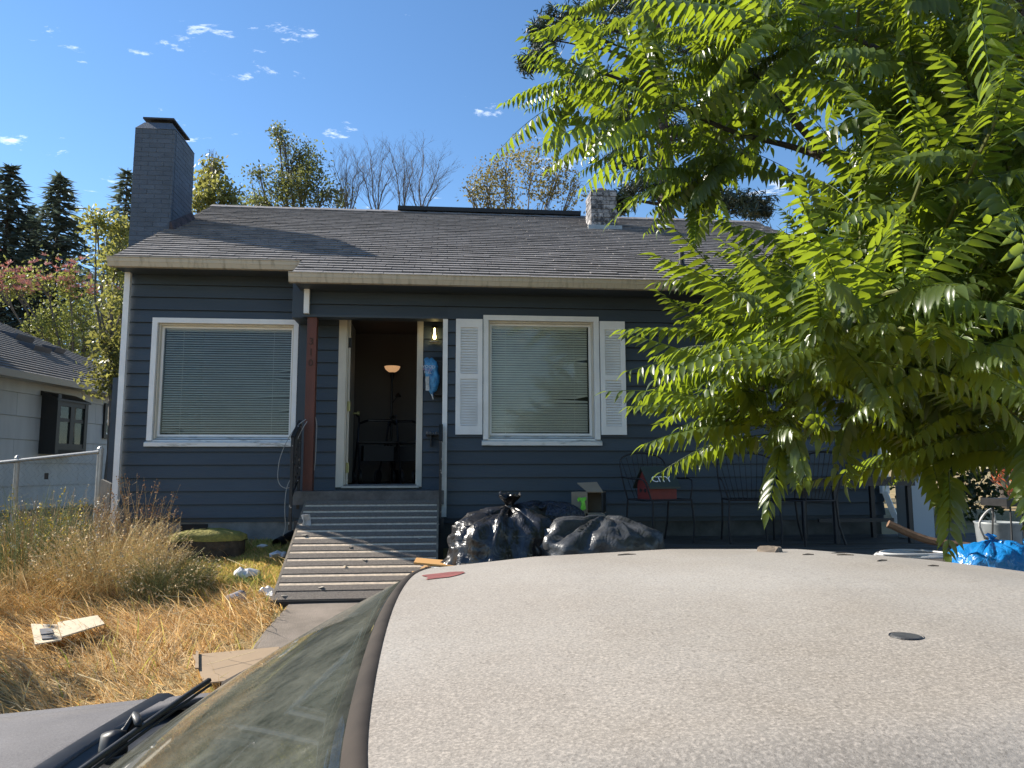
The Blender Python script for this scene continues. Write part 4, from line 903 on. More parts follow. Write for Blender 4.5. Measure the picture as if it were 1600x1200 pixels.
# ------------------------------------------------------------------ chain link fence + dark side gate
def fence():
    t = thing('chain_link_fence', 'grey chain link fence in front of the white house wall', 'fence', (-5.5, .7, .8))
    Y = .75; a = at_y(155, 706, Y); l = at_y(25, 720, Y); sl = (a.z-l.z)/(a.x-l.x); far = -9.5
    zt = lambda x: a.z + sl*(x-a.x)
    g0 = lambda x: gz(x, Y)
    obj('top_rail', MB().tube([(far, Y, zt(far)), (a.x, Y, zt(a.x))], .021, 10), M['steel'], t)
    for x, r in ((a.x, .034), (l.x, .03), (2*l.x-a.x, .03)):
        p = obj('post', MB().tube([(x, Y+.03, g0(x)-.1), (x, Y+.03, zt(x)+.02)], r, 12), M['steel'], t); obj('post_cap', MB().lathe([(r*1.15, 0), (r*1.1, .02), (r*.5, .045), (0, .05)], (x, Y+.03, zt(x)+.02), 12), M['steel'], p)
    mb = MB(); pitch = .06; x = far; H = 1.12
    k = 0
    while x < a.x-.02:
        pts = []; nz = int(H/pitch)
        for j in range(nz+1): pts.append((x + (pitch/2 if (j % 2) else -pitch/2)*1.02, Y-.02+(.004 if (j+k) % 2 else -.004), zt(x)-.0-j*pitch))
        mb.tube(pts, .0016, 3, cap=False); x += pitch; k += 1
    o = obj('wire_mesh', mb, mat('dull wire', (.17, .17, .165), .6), t); o['kind'] = 'stuff'
    obj('tag_plate', MB().box(at_y(72, 740, Y).x, at_y(78, 740, Y).x, Y-.035, Y-.03, at_y(75, 749, Y).z, at_y(75, 739, Y).z), M['black_metal'], t)
    Y2 = 1.2; p0, p1 = at_y(179, 590, Y2), at_y(188, 590, Y2)
    t = thing('side_gate', 'tall dark board gate closing the gap beside the white downspout', 'gate', (p0.x, Y2, .8))
    for k in range(3): obj('board', MB().box(p0.x-.02+k*.1, p0.x+.075+k*.1, Y2, Y2+.03, .8, p0.z), M['navy'], t)
    obj('rail', MB().box(p0.x-.02, p0.x+.3, Y2+.031, Y2+.07, 1.1, 1.2).box(p0.x-.02, p0.x+.3, Y2+.031, Y2+.07, 2.4, 2.5), M['navy'], t)
    # low wooden post where the fence ends
    q = at_y(166, 760, .62); o = thing('wood_post', 'weathered grey wood stake at the end of the wire fence', 'post', (q.x, .62, .8))
    obj('stake', MB().hexa([(q.x-.07, .59, .75), (q.x+.05, .59, .75), (q.x+.05, .66, .75), (q.x-.07, .66, .75), (q.x-.05, .59, 1.55), (q.x+.06, .59, 1.5), (q.x+.06, .66, 1.5), (q.x-.05, .66, 1.55)]), mat('grey stake wood', (.24, .22, .19), .9, .3, 10, stretch=(1, 1, .2)), o)
fence()

# ------------------------------------------------------------------ grass, weeds, litter
def blades(n, xr, yr, hfun, wfun, lean, palette, keep, seed, wid=.004, dirfield=None, curl=.6):
    rng = np.random.default_rng(seed)
    x = rng.uniform(*xr, n); y = rng.uniform(*yr, n)
    k = np.array([keep(a, b) for a, b in zip(x, y)]) > rng.random(n); x, y = x[k], y[k]; n = len(x)
    z = np.array([gz(a, b) for a, b in zip(x, y)]) - .01
    h = np.array([hfun(a, b) for a, b in zip(x, y)])*rng.uniform(.55, 1.25, n)
    ang = rng.uniform(0, 2*np.pi, n)
    if dirfield is not None: base = np.array([dirfield(a, b) for a, b in zip(x, y)]); ang = base + rng.normal(0, .7, n)
    ln = np.clip(lean + rng.normal(0, .22, n), 0.02, 1.45)
    dx, dy = np.cos(ang), np.sin(ang); sx, sy = -dy, dx
    # blade facing random
    tw = rng.uniform(0, np.pi, n); wx, wy = np.cos(tw), np.sin(tw); w = wid*rng.uniform(.6, 1.6, n)
    V = np.zeros((n, 5, 3), np.float32)
    def put(i, s, sgn, ww):
        l2 = ln*(1+curl*s)*.9; hh = h*s
        V[:, i, 0] = x + dx*hh*np.sin(np.minimum(l2, 1.5)) + sgn*wx*w*ww; V[:, i, 1] = y + dy*hh*np.sin(np.minimum(l2, 1.5)) + sgn*wy*w*ww; V[:, i, 2] = z + hh*np.cos(np.minimum(l2, 1.5)) + .01*s
    put(0, 0, -1, 1); put(1, 0, 1, 1); put(2, .55, -1, .7); put(3, .55, 1, .7); put(4, 1, 0, 0)
    b = (np.arange(n)*5)[:, None]
    T = np.concatenate([b+[0, 1, 3], b+[0, 3, 2], b+[2, 3, 4]]).astype(np.int32)
    pal = np.array(palette, np.float32); pi = rng.integers(0, len(pal), n)
    # patchy colour
    c = pal[pi]*rng.uniform(.7, 1.25, (n, 1)); tint = np.repeat(c[:, None, :], 5, 1).reshape(-1, 3)
    return V.reshape(-1, 3), T, tint
def merge(parts):
    V, T, C, off = [], [], [], 0
    for v, t, c in parts: V.append(v); T.append(t+off); C.append(c); off += len(v)
    return np.concatenate(V), np.concatenate(T), np.concatenate(C)
GOLD = [(.76, .50, .20), (.82, .58, .28), (.70, .43, .15), (.84, .66, .38), (.56, .36, .14)]
GREEN = [(.44, .42, .09), (.54, .49, .13), (.32, .35, .07), (.64, .54, .17), (.70, .52, .20)]
MG = attr_mat('grass blade')
MOUND = at_ground(215, 905); MOUND2 = at_ground(20, 905)
def nz(x, y, s, o=0): return mnoise.noise(Vector((x*s+o, y*s, o)))
def in_lawn(x, y):
    if y > .36: return 0
    if x > -1.53 + .06*nz(x, y, 4) and y > -1.75: return 0
    if x > -1.36 + .08*nz(x, y, 3): return 0
    return 1
def near_house(x, y): return max(0, min(1, (y+1.45)/.5)) * max(0, min(1, (x+2.95+.25*nz(x, y, 1.2, 2))/.35))
def grass():
    fld = lambda x, y: 2.6*nz(x, y, .55, 3) + 3.5
    # long dry lodged grass
    v1 = blades(95000, (-7.5, -1.2), (-5.0, .4), lambda x, y: .26+.10*nz(x, y, 1.1), None, .95, GOLD,
                lambda x, y: in_lawn(x, y)*(1-.93*near_house(x, y))*(.75+.5*nz(x, y, 1.6, 8)), 1, .0036, fld)
    # short greener turf near the house and ramp
    v2 = blades(56000, (-3.6, -1.3), (-1.8, .4), lambda x, y: .05+.03*nz(x, y, 3), None, .5, GREEN+GOLD[:1], lambda x, y: in_lawn(x, y)*(.12+.88*near_house(x, y)), 2, .004, None)
    v3 = blades(5000, (-7.0, -1.2), (-5.0, .3), lambda x, y: .22+.1*nz(x, y, 2), None, .5, GREEN, lambda x, y: in_lawn(x, y)*(.2+.8*max(0, nz(x, y, 1.3, 5)))*(1-near_house(x, y)), 3, .004, None)
    o = obj('grass', npmesh('grass', *merge([v1, v2, v3])), MG); o['kind'] = 'stuff'; o['label'] = 'long dry golden grass lying over the front lawn'; o['category'] = 'grass'
    # stray straws
    rng = random.Random(4); mb = MB()
    for k in range(90):
        x, y = rng.uniform(-6, -1.5), rng.uniform(-4.6, -.9); a = rng.uniform(0, 6.28); L = rng.uniform(.15, .38); z = gz(x, y)+rng.uniform(.08, .2)
        mb.tube([(x, y, z), (x+L*math.cos(a), y+L*math.sin(a), z+rng.uniform(-.05, .12))], .002, 3, cap=False)
    o = obj('straw', mb, mat('pale straw', (.60, .48, .27), .8)); o['kind'] = 'stuff'; o['label'] = 'pale loose straw stalks scattered over the dry grass'; o['category'] = 'straw'
grass()
def weeds(name, label, cx, cy_, rx, ry, n, hmin, hmax, palette, heads, seed, lean=.25, group=None):
    rng = random.Random(seed); t = thing(name, label, 'weeds', (cx, cy_, gz(cx, cy_)), 0, group)
    V, T, C = [], [], []; nvert = 0; H = MB(); S_ = MB()
    Vl, Tl, Cl = [], [], []
    for k in range(n):
        r = math.sqrt(rng.random()); a = rng.uniform(0, 6.28); x, y = cx+rx*r*math.cos(a), cy_+ry*r*math.sin(a)
        h = rng.uniform(hmin, hmax)*(1-.45*r*r); z = gz(x, y)-.02; l = lean*rng.uniform(.4, 1.8); da = a+rng.uniform(-.9, .9)
        ox, oy = math.cos(da)*h*l, math.sin(da)*h*l
        pts = [Vector((x+ox*s*s, y+oy*s*s, z+h*s-.12*h*l*s*s)) for s in (0, .35, .7, 1)]
        S_.tube(pts, [.0032, .0028, .002, .0012], 3, cap=False)
        for q in range(rng.randint(4, 8)):                 # thin leaves along the stem
            s = rng.uniform(.1, .9); i = int(s*3); p = pts[i].lerp(pts[i+1], s*3-i); b = rng.uniform(0, 6.28); L = rng.uniform(.05, .16); e = p+Vector((math.cos(b)*L, math.sin(b)*L, rng.uniform(-.05, .09)))
            w = Vector((-math.sin(b), math.cos(b), .2))*rng.uniform(.003, .007); Vl += [p-w*.4, p+w*.4, e]; Tl.append((len(Vl)-3, len(Vl)-2, len(Vl)-1)); c = rng.choice(palette); f = rng.uniform(.7, 1.25); Cl += [tuple(q_*f for q_ in c)]*3
        if heads and rng.random() < heads[1]:
            p = pts[-1]
            for q in range(rng.randint(4, 9)):
                d = Vector((rng.uniform(-1, 1), rng.uniform(-1, 1), rng.uniform(-.8, 1))).normalized(); p2 = p - (pts[3]-pts[2])*rng.uniform(0, .7) + d*rng.uniform(.005, .03); s = rng.uniform(.006, .012)
                u = Vector((rng.uniform(-1, 1), rng.uniform(-1, 1), rng.uniform(-1, 1))).normalized()*s; v = u.cross(d).normalized()*s
                H.quad(p2-u, p2-v, p2+u, p2+v)
    obj('stems', S_, mat('dry stem '+name+str(seed), palette[0], .8), t)['kind'] = 'stuff'
    obj('leaves', npmesh('leaves', np.array([tuple(v) for v in Vl]), np.array(Tl), np.array(Cl)), MG, t)['kind'] = 'stuff'
    if heads: obj('seed_heads', H, heads[0], t)['kind'] = 'stuff'
    return t
def all_weeds():
    tan = mat('tan seed heads', (.56, .42, .24), .9, .3, 30); yel = mat('yellow flower heads', (.60, .45, .05), .8, .2, 30); wh = mat('white flower heads', (.6, .57, .5), .8); red = mat('rusty seed heads', (.28, .15, .08), .9, .3, 30)
    W1 = [(.66, .50, .24), (.56, .46, .19), (.74, .58, .30), (.42, .41, .14)]; W2 = [(.18, .21, .08), (.27, .28, .10), (.36, .31, .12)]; W3 = [(.42, .29, .13), (.52, .38, .18), (.34, .24, .12)]
    p = at_ground(170, 915); weeds('weed_clump', 'tall dry golden weeds heaped up in front of the downspout', p.x, p.y, .62, .5, 520, .35, .74, W1, (tan, .8), 11, .35)
    p = at_ground(262, 925); weeds('weed_clump', 'green and straw coloured grass tussock at the edge of the weed heap', p.x, p.y, .36, .30, 420, .20, .44, [(.22, .22, .08), (.34, .27, .12), (.17, .18, .06)], (tan, .4), 12, .5)
    p = at_ground(35, 900); weeds('weed_clump', 'tall grey green weeds with yellow flower heads along the wire fence', p.x, p.y, .55, .6, 360, .5, .95, W2, (yel, .35), 13, .18)
    p = at_ground(95, 880); weeds('weed_clump', 'dry brown weeds with pale flower heads below the wire fence', p.x, p.y, .55, .5, 300, .45, .88, W3, (wh, .25), 14, .25)
    p = at_ground(215, 870); weeds('weed_clump', 'rusty seed stalks standing against the blue siding', p.x, p.y, .40, .22, 70, .55, 1.0, W3, (red, 1), 15, .16)
    p = at_ground(40, 945); weeds('weed_clump', 'matted tawny grass heap leaning over the lawn', p.x, p.y, .6, .45, 420, .2, .42, [(.66, .45, .18), (.56, .37, .13), (.72, .52, .24)], None, 16, .7)
    p = at_ground(385, 905); weeds('weed_tuft', 'small green weed tuft beside a crumpled white bag', p.x+.05, p.y-.15, .16, .1, 60, .06, .14, [(.10, .18, .04), (.16, .24, .06)], None, 17, .6)
all_weeds()
def mossy_stump():
    p = at_ground(322, 868); t = thing('mossy_stump', 'low dark stump with a mossy yellow green top beside the foundation', 'stump', (p.x, p.y, p.z))
    W, Dp, H = .40, .20, .24
    def rows(ins, zs, seed, amp):
        out = []
        for z, s in zs:
            out.append([Vector((p.x+W*s*math.copysign(abs(math.cos(a))**.7, math.cos(a)), p.y+Dp*s*math.sin(a), p.z+z))+mnoise.noise_vector(Vector((math.cos(a)*2, math.sin(a)*2, z*5+seed)))*amp for a in np.linspace(0, 2*math.pi, 33)])
        for r in out: r[-1] = r[0]
        return out
    obj('stump_body', MB().grid(rows(0, [(-.05, 1.03), (.08, 1), (.17, .97), (.21, .9)], 2, .03)), mat('dark rotten wood', (.06, .045, .03), .95, .4, 12, bump=.7, bscale=30), t, smooth=True)
    obj('moss_top', MB().grid(rows(0, [(.16, 1.02), (.21, 1.0), (.25, .82), (.275, .5), (.28, .02)], 2, .035)), mat('sunlit moss', (.34, .30, .07), .95, 0, 25, col2=(.20, .18, .05), bump=.9, bscale=80), t, smooth=True)
mossy_stump()
def litter():
    cb = mat('sun bleached cardboard', (.55, .46, .33), .9, .10, 8); ink = mat('grey print on cardboard', (.12, .12, .13), .8); cb2 = mat('brown cardboard sheet', (.30, .215, .135), .9, .08, 6)
    def sheet(name, label, quads, m, extra=None):
        pts = [at_ground(x, y)+Vector((0, 0, .19)) for x, y in quads[0]]
        t = thing(name, label, 'cardboard', tuple(pts[0]))
        for k, qd in enumerate(quads):
            P = [at_ground(x, y)+Vector((0, 0, .10+.02*k)) for x, y in qd]; nrm = (P[1]-P[0]).cross(P[3]-P[0]).normalized()
            if nrm.z < 0: nrm = -nrm
            obj('panel', MB().hexa(P+[q+nrm*.010 for q in P]), m, t)
        return t, pts
    up = lambda L: [(x, y+13) for x, y in L]       # the sheets lie on top of the grass, above the soil
    t, P = sheet('cardboard_sheet', 'torn pale cardboard sheet with grey print lying on the dry grass', [up([(53, 1018), (95, 1010), (88, 985), (47, 984)]), up([(95, 1010), (162, 988), (151, 974), (88, 986)])], cb)
    A = [at_ground(x, y+13)+Vector((0, 0, .118)) for x, y in ((62, 1004), (81, 1002), (79, 994), (60, 995))]; obj('print', MB().hexa([a+Vector((0, 0, -.004)) for a in A]+[a+Vector((0, 0, .004)) for a in A]), ink, t)
    A = [at_ground(x, y+13)+Vector((0, 0, .118)) for x, y in ((64, 1012), (82, 1010), (81, 1006), (63, 1007))]; obj('print', MB().hexa([a+Vector((0, 0, -.004)) for a in A]+[a+Vector((0, 0, .004)) for a in A]), ink, t)
    sheet('cardboard_sheet', 'folded brown cardboard sheet in the grass by the windscreen wiper', [up([(318, 1082), (420, 1070), (436, 1022), (300, 1035)]), up([(303, 1062), (309, 1062), (309, 1034), (305, 1033)])], cb2)
    wp = mat('white plastic film', (.60, .60, .60), .35, .2, 15)
    for k, (x, y, s, lab) in enumerate(((385, 903, .11, 'crumpled white plastic bag on the sunlit turf'), (415, 930, .07, 'small crumpled white plastic scrap below the larger one'), (437, 873, .08, 'white plastic scrap against the upper side of the ramp'), (432, 935, .075, 'white paper ball near the foot of the ramp'), (447, 905, .05, 'white plastic wad halfway down the side of the ramp'), (372, 858, .06, 'blue plastic scrap lying by the mossy stump'), (410, 857, .06, 'white rag scrap beside the black drain pipe'))):
        p = at_ground(x, y); mb = MB().lathe([(0, 0), (s, .01), (s*1.1, s*.35), (s*.6, s*.7), (0, s*.75)], (p.x, p.y, p.z+.01), 16); crumple(mb, s*.55, 14, k*3.1)
        o = obj('plastic_scrap', mb, wp if 'blue' not in lab else M['bag_blue'], smooth=False); tag(o, lab, 'litter')
    p = at_ground(355, 946)+Vector((0, 0, .05)); t = thing('plastic_cup', 'clear domed plastic cup lying in the dry grass', 'cup', tuple(p))
    c = MB().lathe([(.0, 0), (.038, 0), (.05, .11), (.053, .115), (.05, .115), (.037, .01)], (0, 0, 0), 18); R = Matrix.Translation(p) @ Matrix.Rotation(rad(75), 4, 'Y'); c.v = [tuple(R @ Vector(v)) for v in c.v]
    obj('cup_body', c, glass_mat('clear plastic', (.9, .9, .95), .45, .3, (.6, .6, .65)), t, smooth=True)
    c = MB().lathe([(.053, .112), (.05, .13), (.035, .155), (.012, .165)], (0, 0, 0), 18); c.v = [tuple(R @ Vector(v)) for v in c.v]; obj('dome_lid', c, bpy.data.materials['clear plastic'], t, smooth=True)
litter()

# ------------------------------------------------------------------ background trees
def rand_unit(n, rng):
    v = rng.normal(size=(n, 3)); return v/np.linalg.norm(v, axis=1)[:, None]
def leaf_quads(C, size, rng, aspect=.55, updown=.0):
    n = len(C); u = rand_unit(n, rng); r = rand_unit(n, rng)
    v = np.cross(u, r); v /= np.linalg.norm(v, axis=1)[:, None]
    s = size*rng.uniform(.6, 1.35, n)[:, None]
    V = np.stack([C-u*s, C-v*s*aspect, C+u*s, C+v*s*aspect], 1).reshape(-1, 3)
    T = (np.arange(n)*4)[:, None]+np.array([0, 1, 2, 3]); return V, T
def broadleaf(name, label, Y, base_px, clusters, n, size, m, seed, trunk_r=.12, group=None, extra=None, gapn=1.2, trunk_m=None):
    rng = np.random.default_rng(seed); rr = random.Random(seed)
    b = at_y(base_px[0], base_px[1], Y); g = gz(b.x, b.y); base = Vector((b.x, Y, g-.2))
    t = thing(name, label, 'tree', tuple(base), 0, group)
    C = []; mb = MB(); tot = sum(c[2]**2 for c in clusters)
    top = max(at_y(c[0], c[1], Y).z for c in clusters); fork = base + Vector((0, 0, (top-base.z)*.45))
    mb.tube([base, base.lerp(fork, .5)+Vector((.05, 0, 0)), fork], [trunk_r*1.3, trunk_r, trunk_r*.8], 8)
    for (x, y, r, *dy) in clusters:
        p = at_y(x, y, Y + (dy[0] if dy else rr.uniform(-.8, .8)*r*.01*2)); R = r*abs(p.y-CAM.y)/F_PX
        k = int(n*r*r/tot); d = np.clip(rng.normal(0, .52, (k, 3)), -1.25, 1.25)*R
        pts = np.array(p)+d
        nm = np.array([mnoise.noise(Vector(q)*gapn) for q in pts]); pts = pts[nm > -.10+.30*(rng.random(k)-.5)]
        C.append(pts)
        mid = fork.lerp(p, .5)+Vector((rr.uniform(-.2, .2), 0, rr.uniform(-.1, .3))); mb.tube([fork, mid, p], [trunk_r*.6, trunk_r*.35, trunk_r*.12], 5, cap=False)
        for q in range(7):
            e = p + Vector(rand_unit(1, rng)[0])*R*.85; mb.tube([p.lerp(fork, rr.uniform(0, .3)), p.lerp(e, .5)+Vector((0, 0, .05)), e], [trunk_r*.14, trunk_r*.09, trunk_r*.04], 4, cap=False)
    obj('trunk', mb, trunk_m or M['bark_grey'], t); C = np.concatenate(C)
    V, T = leaf_quads(C, size, rng); o = obj('crown', npmesh('crown', V, T), m, t); o['kind'] = 'stuff'
    if extra: extra(t, C, rng)
    return t
def conifer(name, label, Y, px_x, top_y, half_px, seed, m, base_z=None, dens=1.0, group=None, droop=.25, start=.05):
    rng = np.random.default_rng(seed); rr = random.Random(seed); top = at_y(px_x, top_y, Y); dist = Y-CAM.y; R = half_px*dist/F_PX
    b = Vector((top.x, Y, gz(top.x, Y)-.2)); H = top.z-b.z; t = thing(name, label, 'tree', tuple(b), 0, group)
    obj('trunk', MB().tube([b, b+Vector((0, 0, H*.5)), top], [H*.016, H*.01, .01], 7), M['trunk'], t)
    Q = MB(); mb = MB(); N = int(62*dens); CV = []
    for k in range(N):
        f = start + (1-start)*(k/N)**.9; zc = b.z+H*f; L = R*(1-f)**.85*1.0 + .12*R*(1-f) + .02*R
        for j in range(7 if f < .85 else 5):
            a = j*2.4+k*1.1+rr.uniform(-.3, .3); l = L*rr.uniform(.55, 1.15); pts = []
            for s in np.linspace(0, 1, 5): pts.append(Vector((top.x*f+b.x*(1-f)+math.cos(a)*l*s, Y+math.sin(a)*l*s, zc+l*(.12*s-droop*s*s*1.4))))
            mb.tube([pts[0], pts[2], pts[4]], [.012*H*.12, .008*H*.1, .003], 3, cap=False)
            ns = max(6, int(22*l/R*dens)+5)
            for q in range(ns):
                s = rr.uniform(.12, 1.0); i = min(3, int(s*4)); p = pts[i].lerp(pts[i+1], s*4-i)
                sd = Vector((-math.sin(a), math.cos(a), 0))*rr.uniform(-1, 1)*l*.28*(1.15-s); p = p+sd+Vector((0, 0, -abs(rr.gauss(0, .03))*l))
                d = Vector((math.cos(a)*.6, math.sin(a)*.6, 0))+sd.normalized()*.6+Vector((0, 0, rr.uniform(-.5, .25))); d.normalize(); w = d.cross(Vector((rr.uniform(-.4, .4), rr.uniform(-.4, .4), 1))).normalized()
                ln = R*.075*rr.uniform(.6, 1.5); wd = ln*.24; Q.quad(p-d*ln*.4, p+w*wd, p+d*ln, p-w*wd)
    obj('branches', mb, M['trunk'], t)['kind'] = 'stuff'; obj('crown', Q, m, t)['kind'] = 'stuff'
    return t
def bare_tree(label, Y, x0, tips, seed, r0=.024):
    rr = random.Random(seed); b = at_y(x0, 330, Y); base = Vector((b.x, Y, gz(b.x, Y)-.2)); t = thing('bare_tree', label, 'tree', tuple(base), 0, 'thin leafless trees behind the roof ridge')
    mb = MB(); tw = MB()
    def twig(p, d, L, r, dep):
        pts = [p]; q = p
        for i in range(3): d = (d+Vector((rr.uniform(-.18, .18), rr.uniform(-.18, .18), rr.uniform(-.05, .12)))).normalized(); q = q+d*L/3; pts.append(q)
        tw.tube(pts, [r, r*.8, r*.6, r*.35], 3, cap=False)
        if dep > 0:
            for k in range(3):
                s = rr.uniform(.25, .95); i = min(2, int(s*3)); pp = pts[i].lerp(pts[i+1], s*3-i); nd = (d+Vector((rr.uniform(-1, 1), rr.uniform(-.6, .6), rr.uniform(-.1, .5)))*.8).normalized(); twig(pp, nd, L*.55, r*.55, dep-1)
    fork = Vector((base.x, Y, at_y(x0, 345, Y).z)); mb.tube([base, fork], [r0*1.6, r0], 6)
    for (x, y) in tips:
        e = at_y(x, y, Y+rr.uniform(-.4, .4)); pts = []; n = 7
        for i in range(n+1): s = i/n; pts.append(fork.lerp(e, s)+Vector((rr.uniform(-.05, .05), 0, .12*math.sin(s*3.14))))
        mb.tube(pts, [r0*(1-.85*i/n) for i in range(n+1)], 5, cap=False)
        for i in range(1, n):
            for q in range(3): d = ((pts[i+1]-pts[i]).normalized()+Vector((rr.uniform(-1, 1), rr.uniform(-.7, .7), rr.uniform(-.2, .5)))*.75).normalized(); twig(pts[i], d, .80*(1-.5*i/n), r0*.30*(1-.55*i/n), 2)
    obj('trunk', mb, M['bark_grey'], t); obj('twigs', tw, M['bark_grey'], t)['kind'] = 'stuff'
def background_trees():
    dk = leaf_mat('dark fir needles', (.065, .095, .092), (.068, .098, .094), (.09, .13, .10), .6, .3, .35, .6)
    fir = leaf_mat('fir needles', (.10, .135, .12), (.10, .135, .125), (.13, .17, .12), .6, .3, .35, .8)
    conifer('fir_tree', 'tall dark fir at the far edge beyond the white house', 38, 18, 255, 165, 1, dk, group='firs beyond the white house')
    conifer('fir_tree', 'tall feathery fir standing next to the darker one', 40, 96, 272, 180, 2, fir, group='firs beyond the white house')
    conifer('fir_tree', 'shorter fir filling the gap between the two taller firs', 44, 52, 318, 125, 3, dk, group='firs beyond the white house')
    conifer('fir_tree', 'fir tree half hidden behind the big blue chimney', 30, 200, 262, 150, 4, fir, dens=.8, group='firs beyond the white house')
    conifer('fir_tree', 'small distant fir low over the white house roof', 46, 140, 425, 70, 5, dk, group='firs beyond the white house')
    ml = leaf_mat('maple leaves', (.11, .13, .035), (.13, .145, .06), (.30, .29, .07), .45, .5, .35, 1.2)
    broadleaf('maple_tree', 'yellow green maple growing up beside the house corner', 5.5, (165, 760), [(150, 345, 22), (165, 385, 26), (185, 415, 30), (190, 360, 24), (178, 455, 36), (195, 510, 34), (170, 545, 34), (160, 590, 28), (185, 585, 24), (196, 470, 30)], 6500, .046, ml, 31, .06)
    broadleaf('maple_tree', 'slender maple rising behind the big blue chimney', 9, (325, 420), [(332, 240, 12), (335, 262, 18), (325, 285, 22), (345, 300, 26), (318, 310, 22), (360, 318, 20), (308, 318, 18)], 2600, .055, ml, 32, .05)
    wl = leaf_mat('willow leaves', (.085, .10, .03), (.12, .13, .07), (.22, .24, .06), .5, .4, .35, 1.0)
    broadleaf('birch_tree', 'grey green birch with a leaning top above the roof ridge', 14, (470, 430), [(433, 205, 14), (445, 225, 18), (468, 240, 22), (480, 262, 32), (470, 295, 38), (505, 300, 32), (440, 300, 30), (455, 265, 22), (530, 318, 20), (405, 275, 18), (395, 305, 28), (415, 318, 24)], 11000, .046, wl, 33, .10)
    bare_tree('leafless slender tree with a fan of twigs next to the birch', 13, 545, [(520, 250), (540, 235), (560, 245), (575, 262)], 41)
    bare_tree('leafless forked tree over the middle of the roof ridge', 12.5, 587, [(556, 248), (578, 232), (602, 238), (615, 262)], 42)
    bare_tree('leafless tree with tall split leaders behind the ridge vent', 12, 630, [(608, 226), (630, 230), (648, 242)], 43)
    bare_tree('leafless tree bending out to a hooked tip over the ridge vent', 12.5, 655, [(636, 262), (662, 216), (694, 240), (700, 262)], 44)
    br = leaf_mat('thin brownish leaves', (.13, .12, .04), (.15, .14, .07), (.30, .25, .07), .5, .4, .4, 1.2)
    broadleaf('locust_tree', 'airy tree with olive and tan leaves beside the flaking chimney', 12, (800, 430), [(760, 285, 30), (790, 265, 32), (830, 255, 36), (865, 280, 34), (735, 300, 20), (800, 305, 34), (850, 315, 30), (885, 320, 26), (760, 320, 22), (900, 290, 24)], 6000, .046, br, 34, .09, gapn=1.6)
    # mimosa with pink blossoms in front of the firs
    mi = leaf_mat('mimosa leaves', (.11, .14, .035), (.13, .15, .06), (.30, .32, .07), .5, .45, .35, 2)
    pink = mat('pink silk blossoms', (.78, .38, .33), .8, .2, 20)
    def blossoms(t, C, rng):
        top = C[C[:, 2] > np.percentile(C[:, 2], 72)]; s = top[rng.integers(0, len(top), 210)]+np.array([0, -.1, .12]); mb = MB()
        for p in s:
            for k in range(9):
                d = Vector(rand_unit(1, rng)[0]); d.z = abs(d.z); q = Vector(p); w = d.cross(Vector((.3, .5, .2))).normalized()*.024; mb.tri(q-w, q+w, q+d*.13)
        obj('blossoms', mb, pink, t)['kind'] = 'stuff'
    broadleaf('silk_tree', 'spreading mimosa with pink blossoms above the white house roof', 15, (110, 640), [(20, 440, 30), (70, 432, 32), (110, 440, 26), (0, 455, 30), (130, 485, 34), (90, 500, 38), (60, 505, 28), (150, 510, 34), (110, 535, 40), (170, 480, 26), (150, 545, 30), (185, 545, 26)], 9000, .055, mi, 35, .1, extra=blossoms)
    # large pine behind the roof
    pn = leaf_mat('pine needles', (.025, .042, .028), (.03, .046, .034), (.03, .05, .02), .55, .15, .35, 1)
    def pine():
        Y = 11; b = at_y(1040, 345, Y); base = Vector((b.x, Y, gz(b.x, Y)-.2)); t = thing('pine_tree', 'big dark pine with a thick trunk behind the roof ridge', 'tree', tuple(base)); rr = random.Random(9); rng = np.random.default_rng(9)
        tp = at_y(1010, -160, Y); mb = MB().tube([base, at_y(1040, 300, Y), at_y(1030, 100, Y), tp], [.28, .22, .16, .05], 10); C = []
        for (x, y, r) in ((850, 60, 32), (880, 30, 40), (835, 95, 22), (930, 60, 40), (920, 120, 34), (960, 180, 40), (985, 250, 40), (1000, 290, 34), (1075, 290, 34), (1110, 310, 34), (1150, 318, 36), (1185, 325, 28), (1060, 210, 44), (1130, 180, 44), (1010, 120, 44), (980, 20, 46), (1080, 60, 46), (1150, 250, 40), (1180, 120, 40), (1100, 130, 40), (970, 320, 26)):
            p = at_y(x, y, Y+rr.uniform(-1, 1)); R = r*(Y-CAM.y)/F_PX; a = at_y(1035, min(320, y+45), Y)
            mb.tube([a, a.lerp(p, .5)+Vector((0, 0, .1)), p], [.06, .04, .015], 5, cap=False)
            for k in range(16):
                q = np.array(p)+rand_unit(1, rng)[0]*R*rng.random()**.5*np.array([1.1, 1, .6]); C.append(q + rng.normal(0, .11, (60, 3)))
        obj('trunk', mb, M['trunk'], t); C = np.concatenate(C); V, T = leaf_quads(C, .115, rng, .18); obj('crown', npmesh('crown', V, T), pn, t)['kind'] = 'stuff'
    pine()
    # dark shrubs beyond the right end of the house
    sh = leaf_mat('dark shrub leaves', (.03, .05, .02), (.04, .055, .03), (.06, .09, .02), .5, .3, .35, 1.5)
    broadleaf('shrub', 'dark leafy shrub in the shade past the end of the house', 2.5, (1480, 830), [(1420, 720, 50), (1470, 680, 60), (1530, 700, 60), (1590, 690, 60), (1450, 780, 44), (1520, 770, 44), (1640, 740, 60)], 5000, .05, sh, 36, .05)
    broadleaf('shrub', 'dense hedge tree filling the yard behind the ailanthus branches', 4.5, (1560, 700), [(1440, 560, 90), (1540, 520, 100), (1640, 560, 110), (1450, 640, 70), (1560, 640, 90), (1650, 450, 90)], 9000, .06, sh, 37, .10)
    broadleaf('shrub', 'rounded garden bush past the end of the weeds shading the lawn corner', -2.0, (-430, 900), [(-430, 760, 110), (-380, 690, 90), (-470, 690, 100), (-430, 620, 80)], 5200, .06, sh, 38, .05)
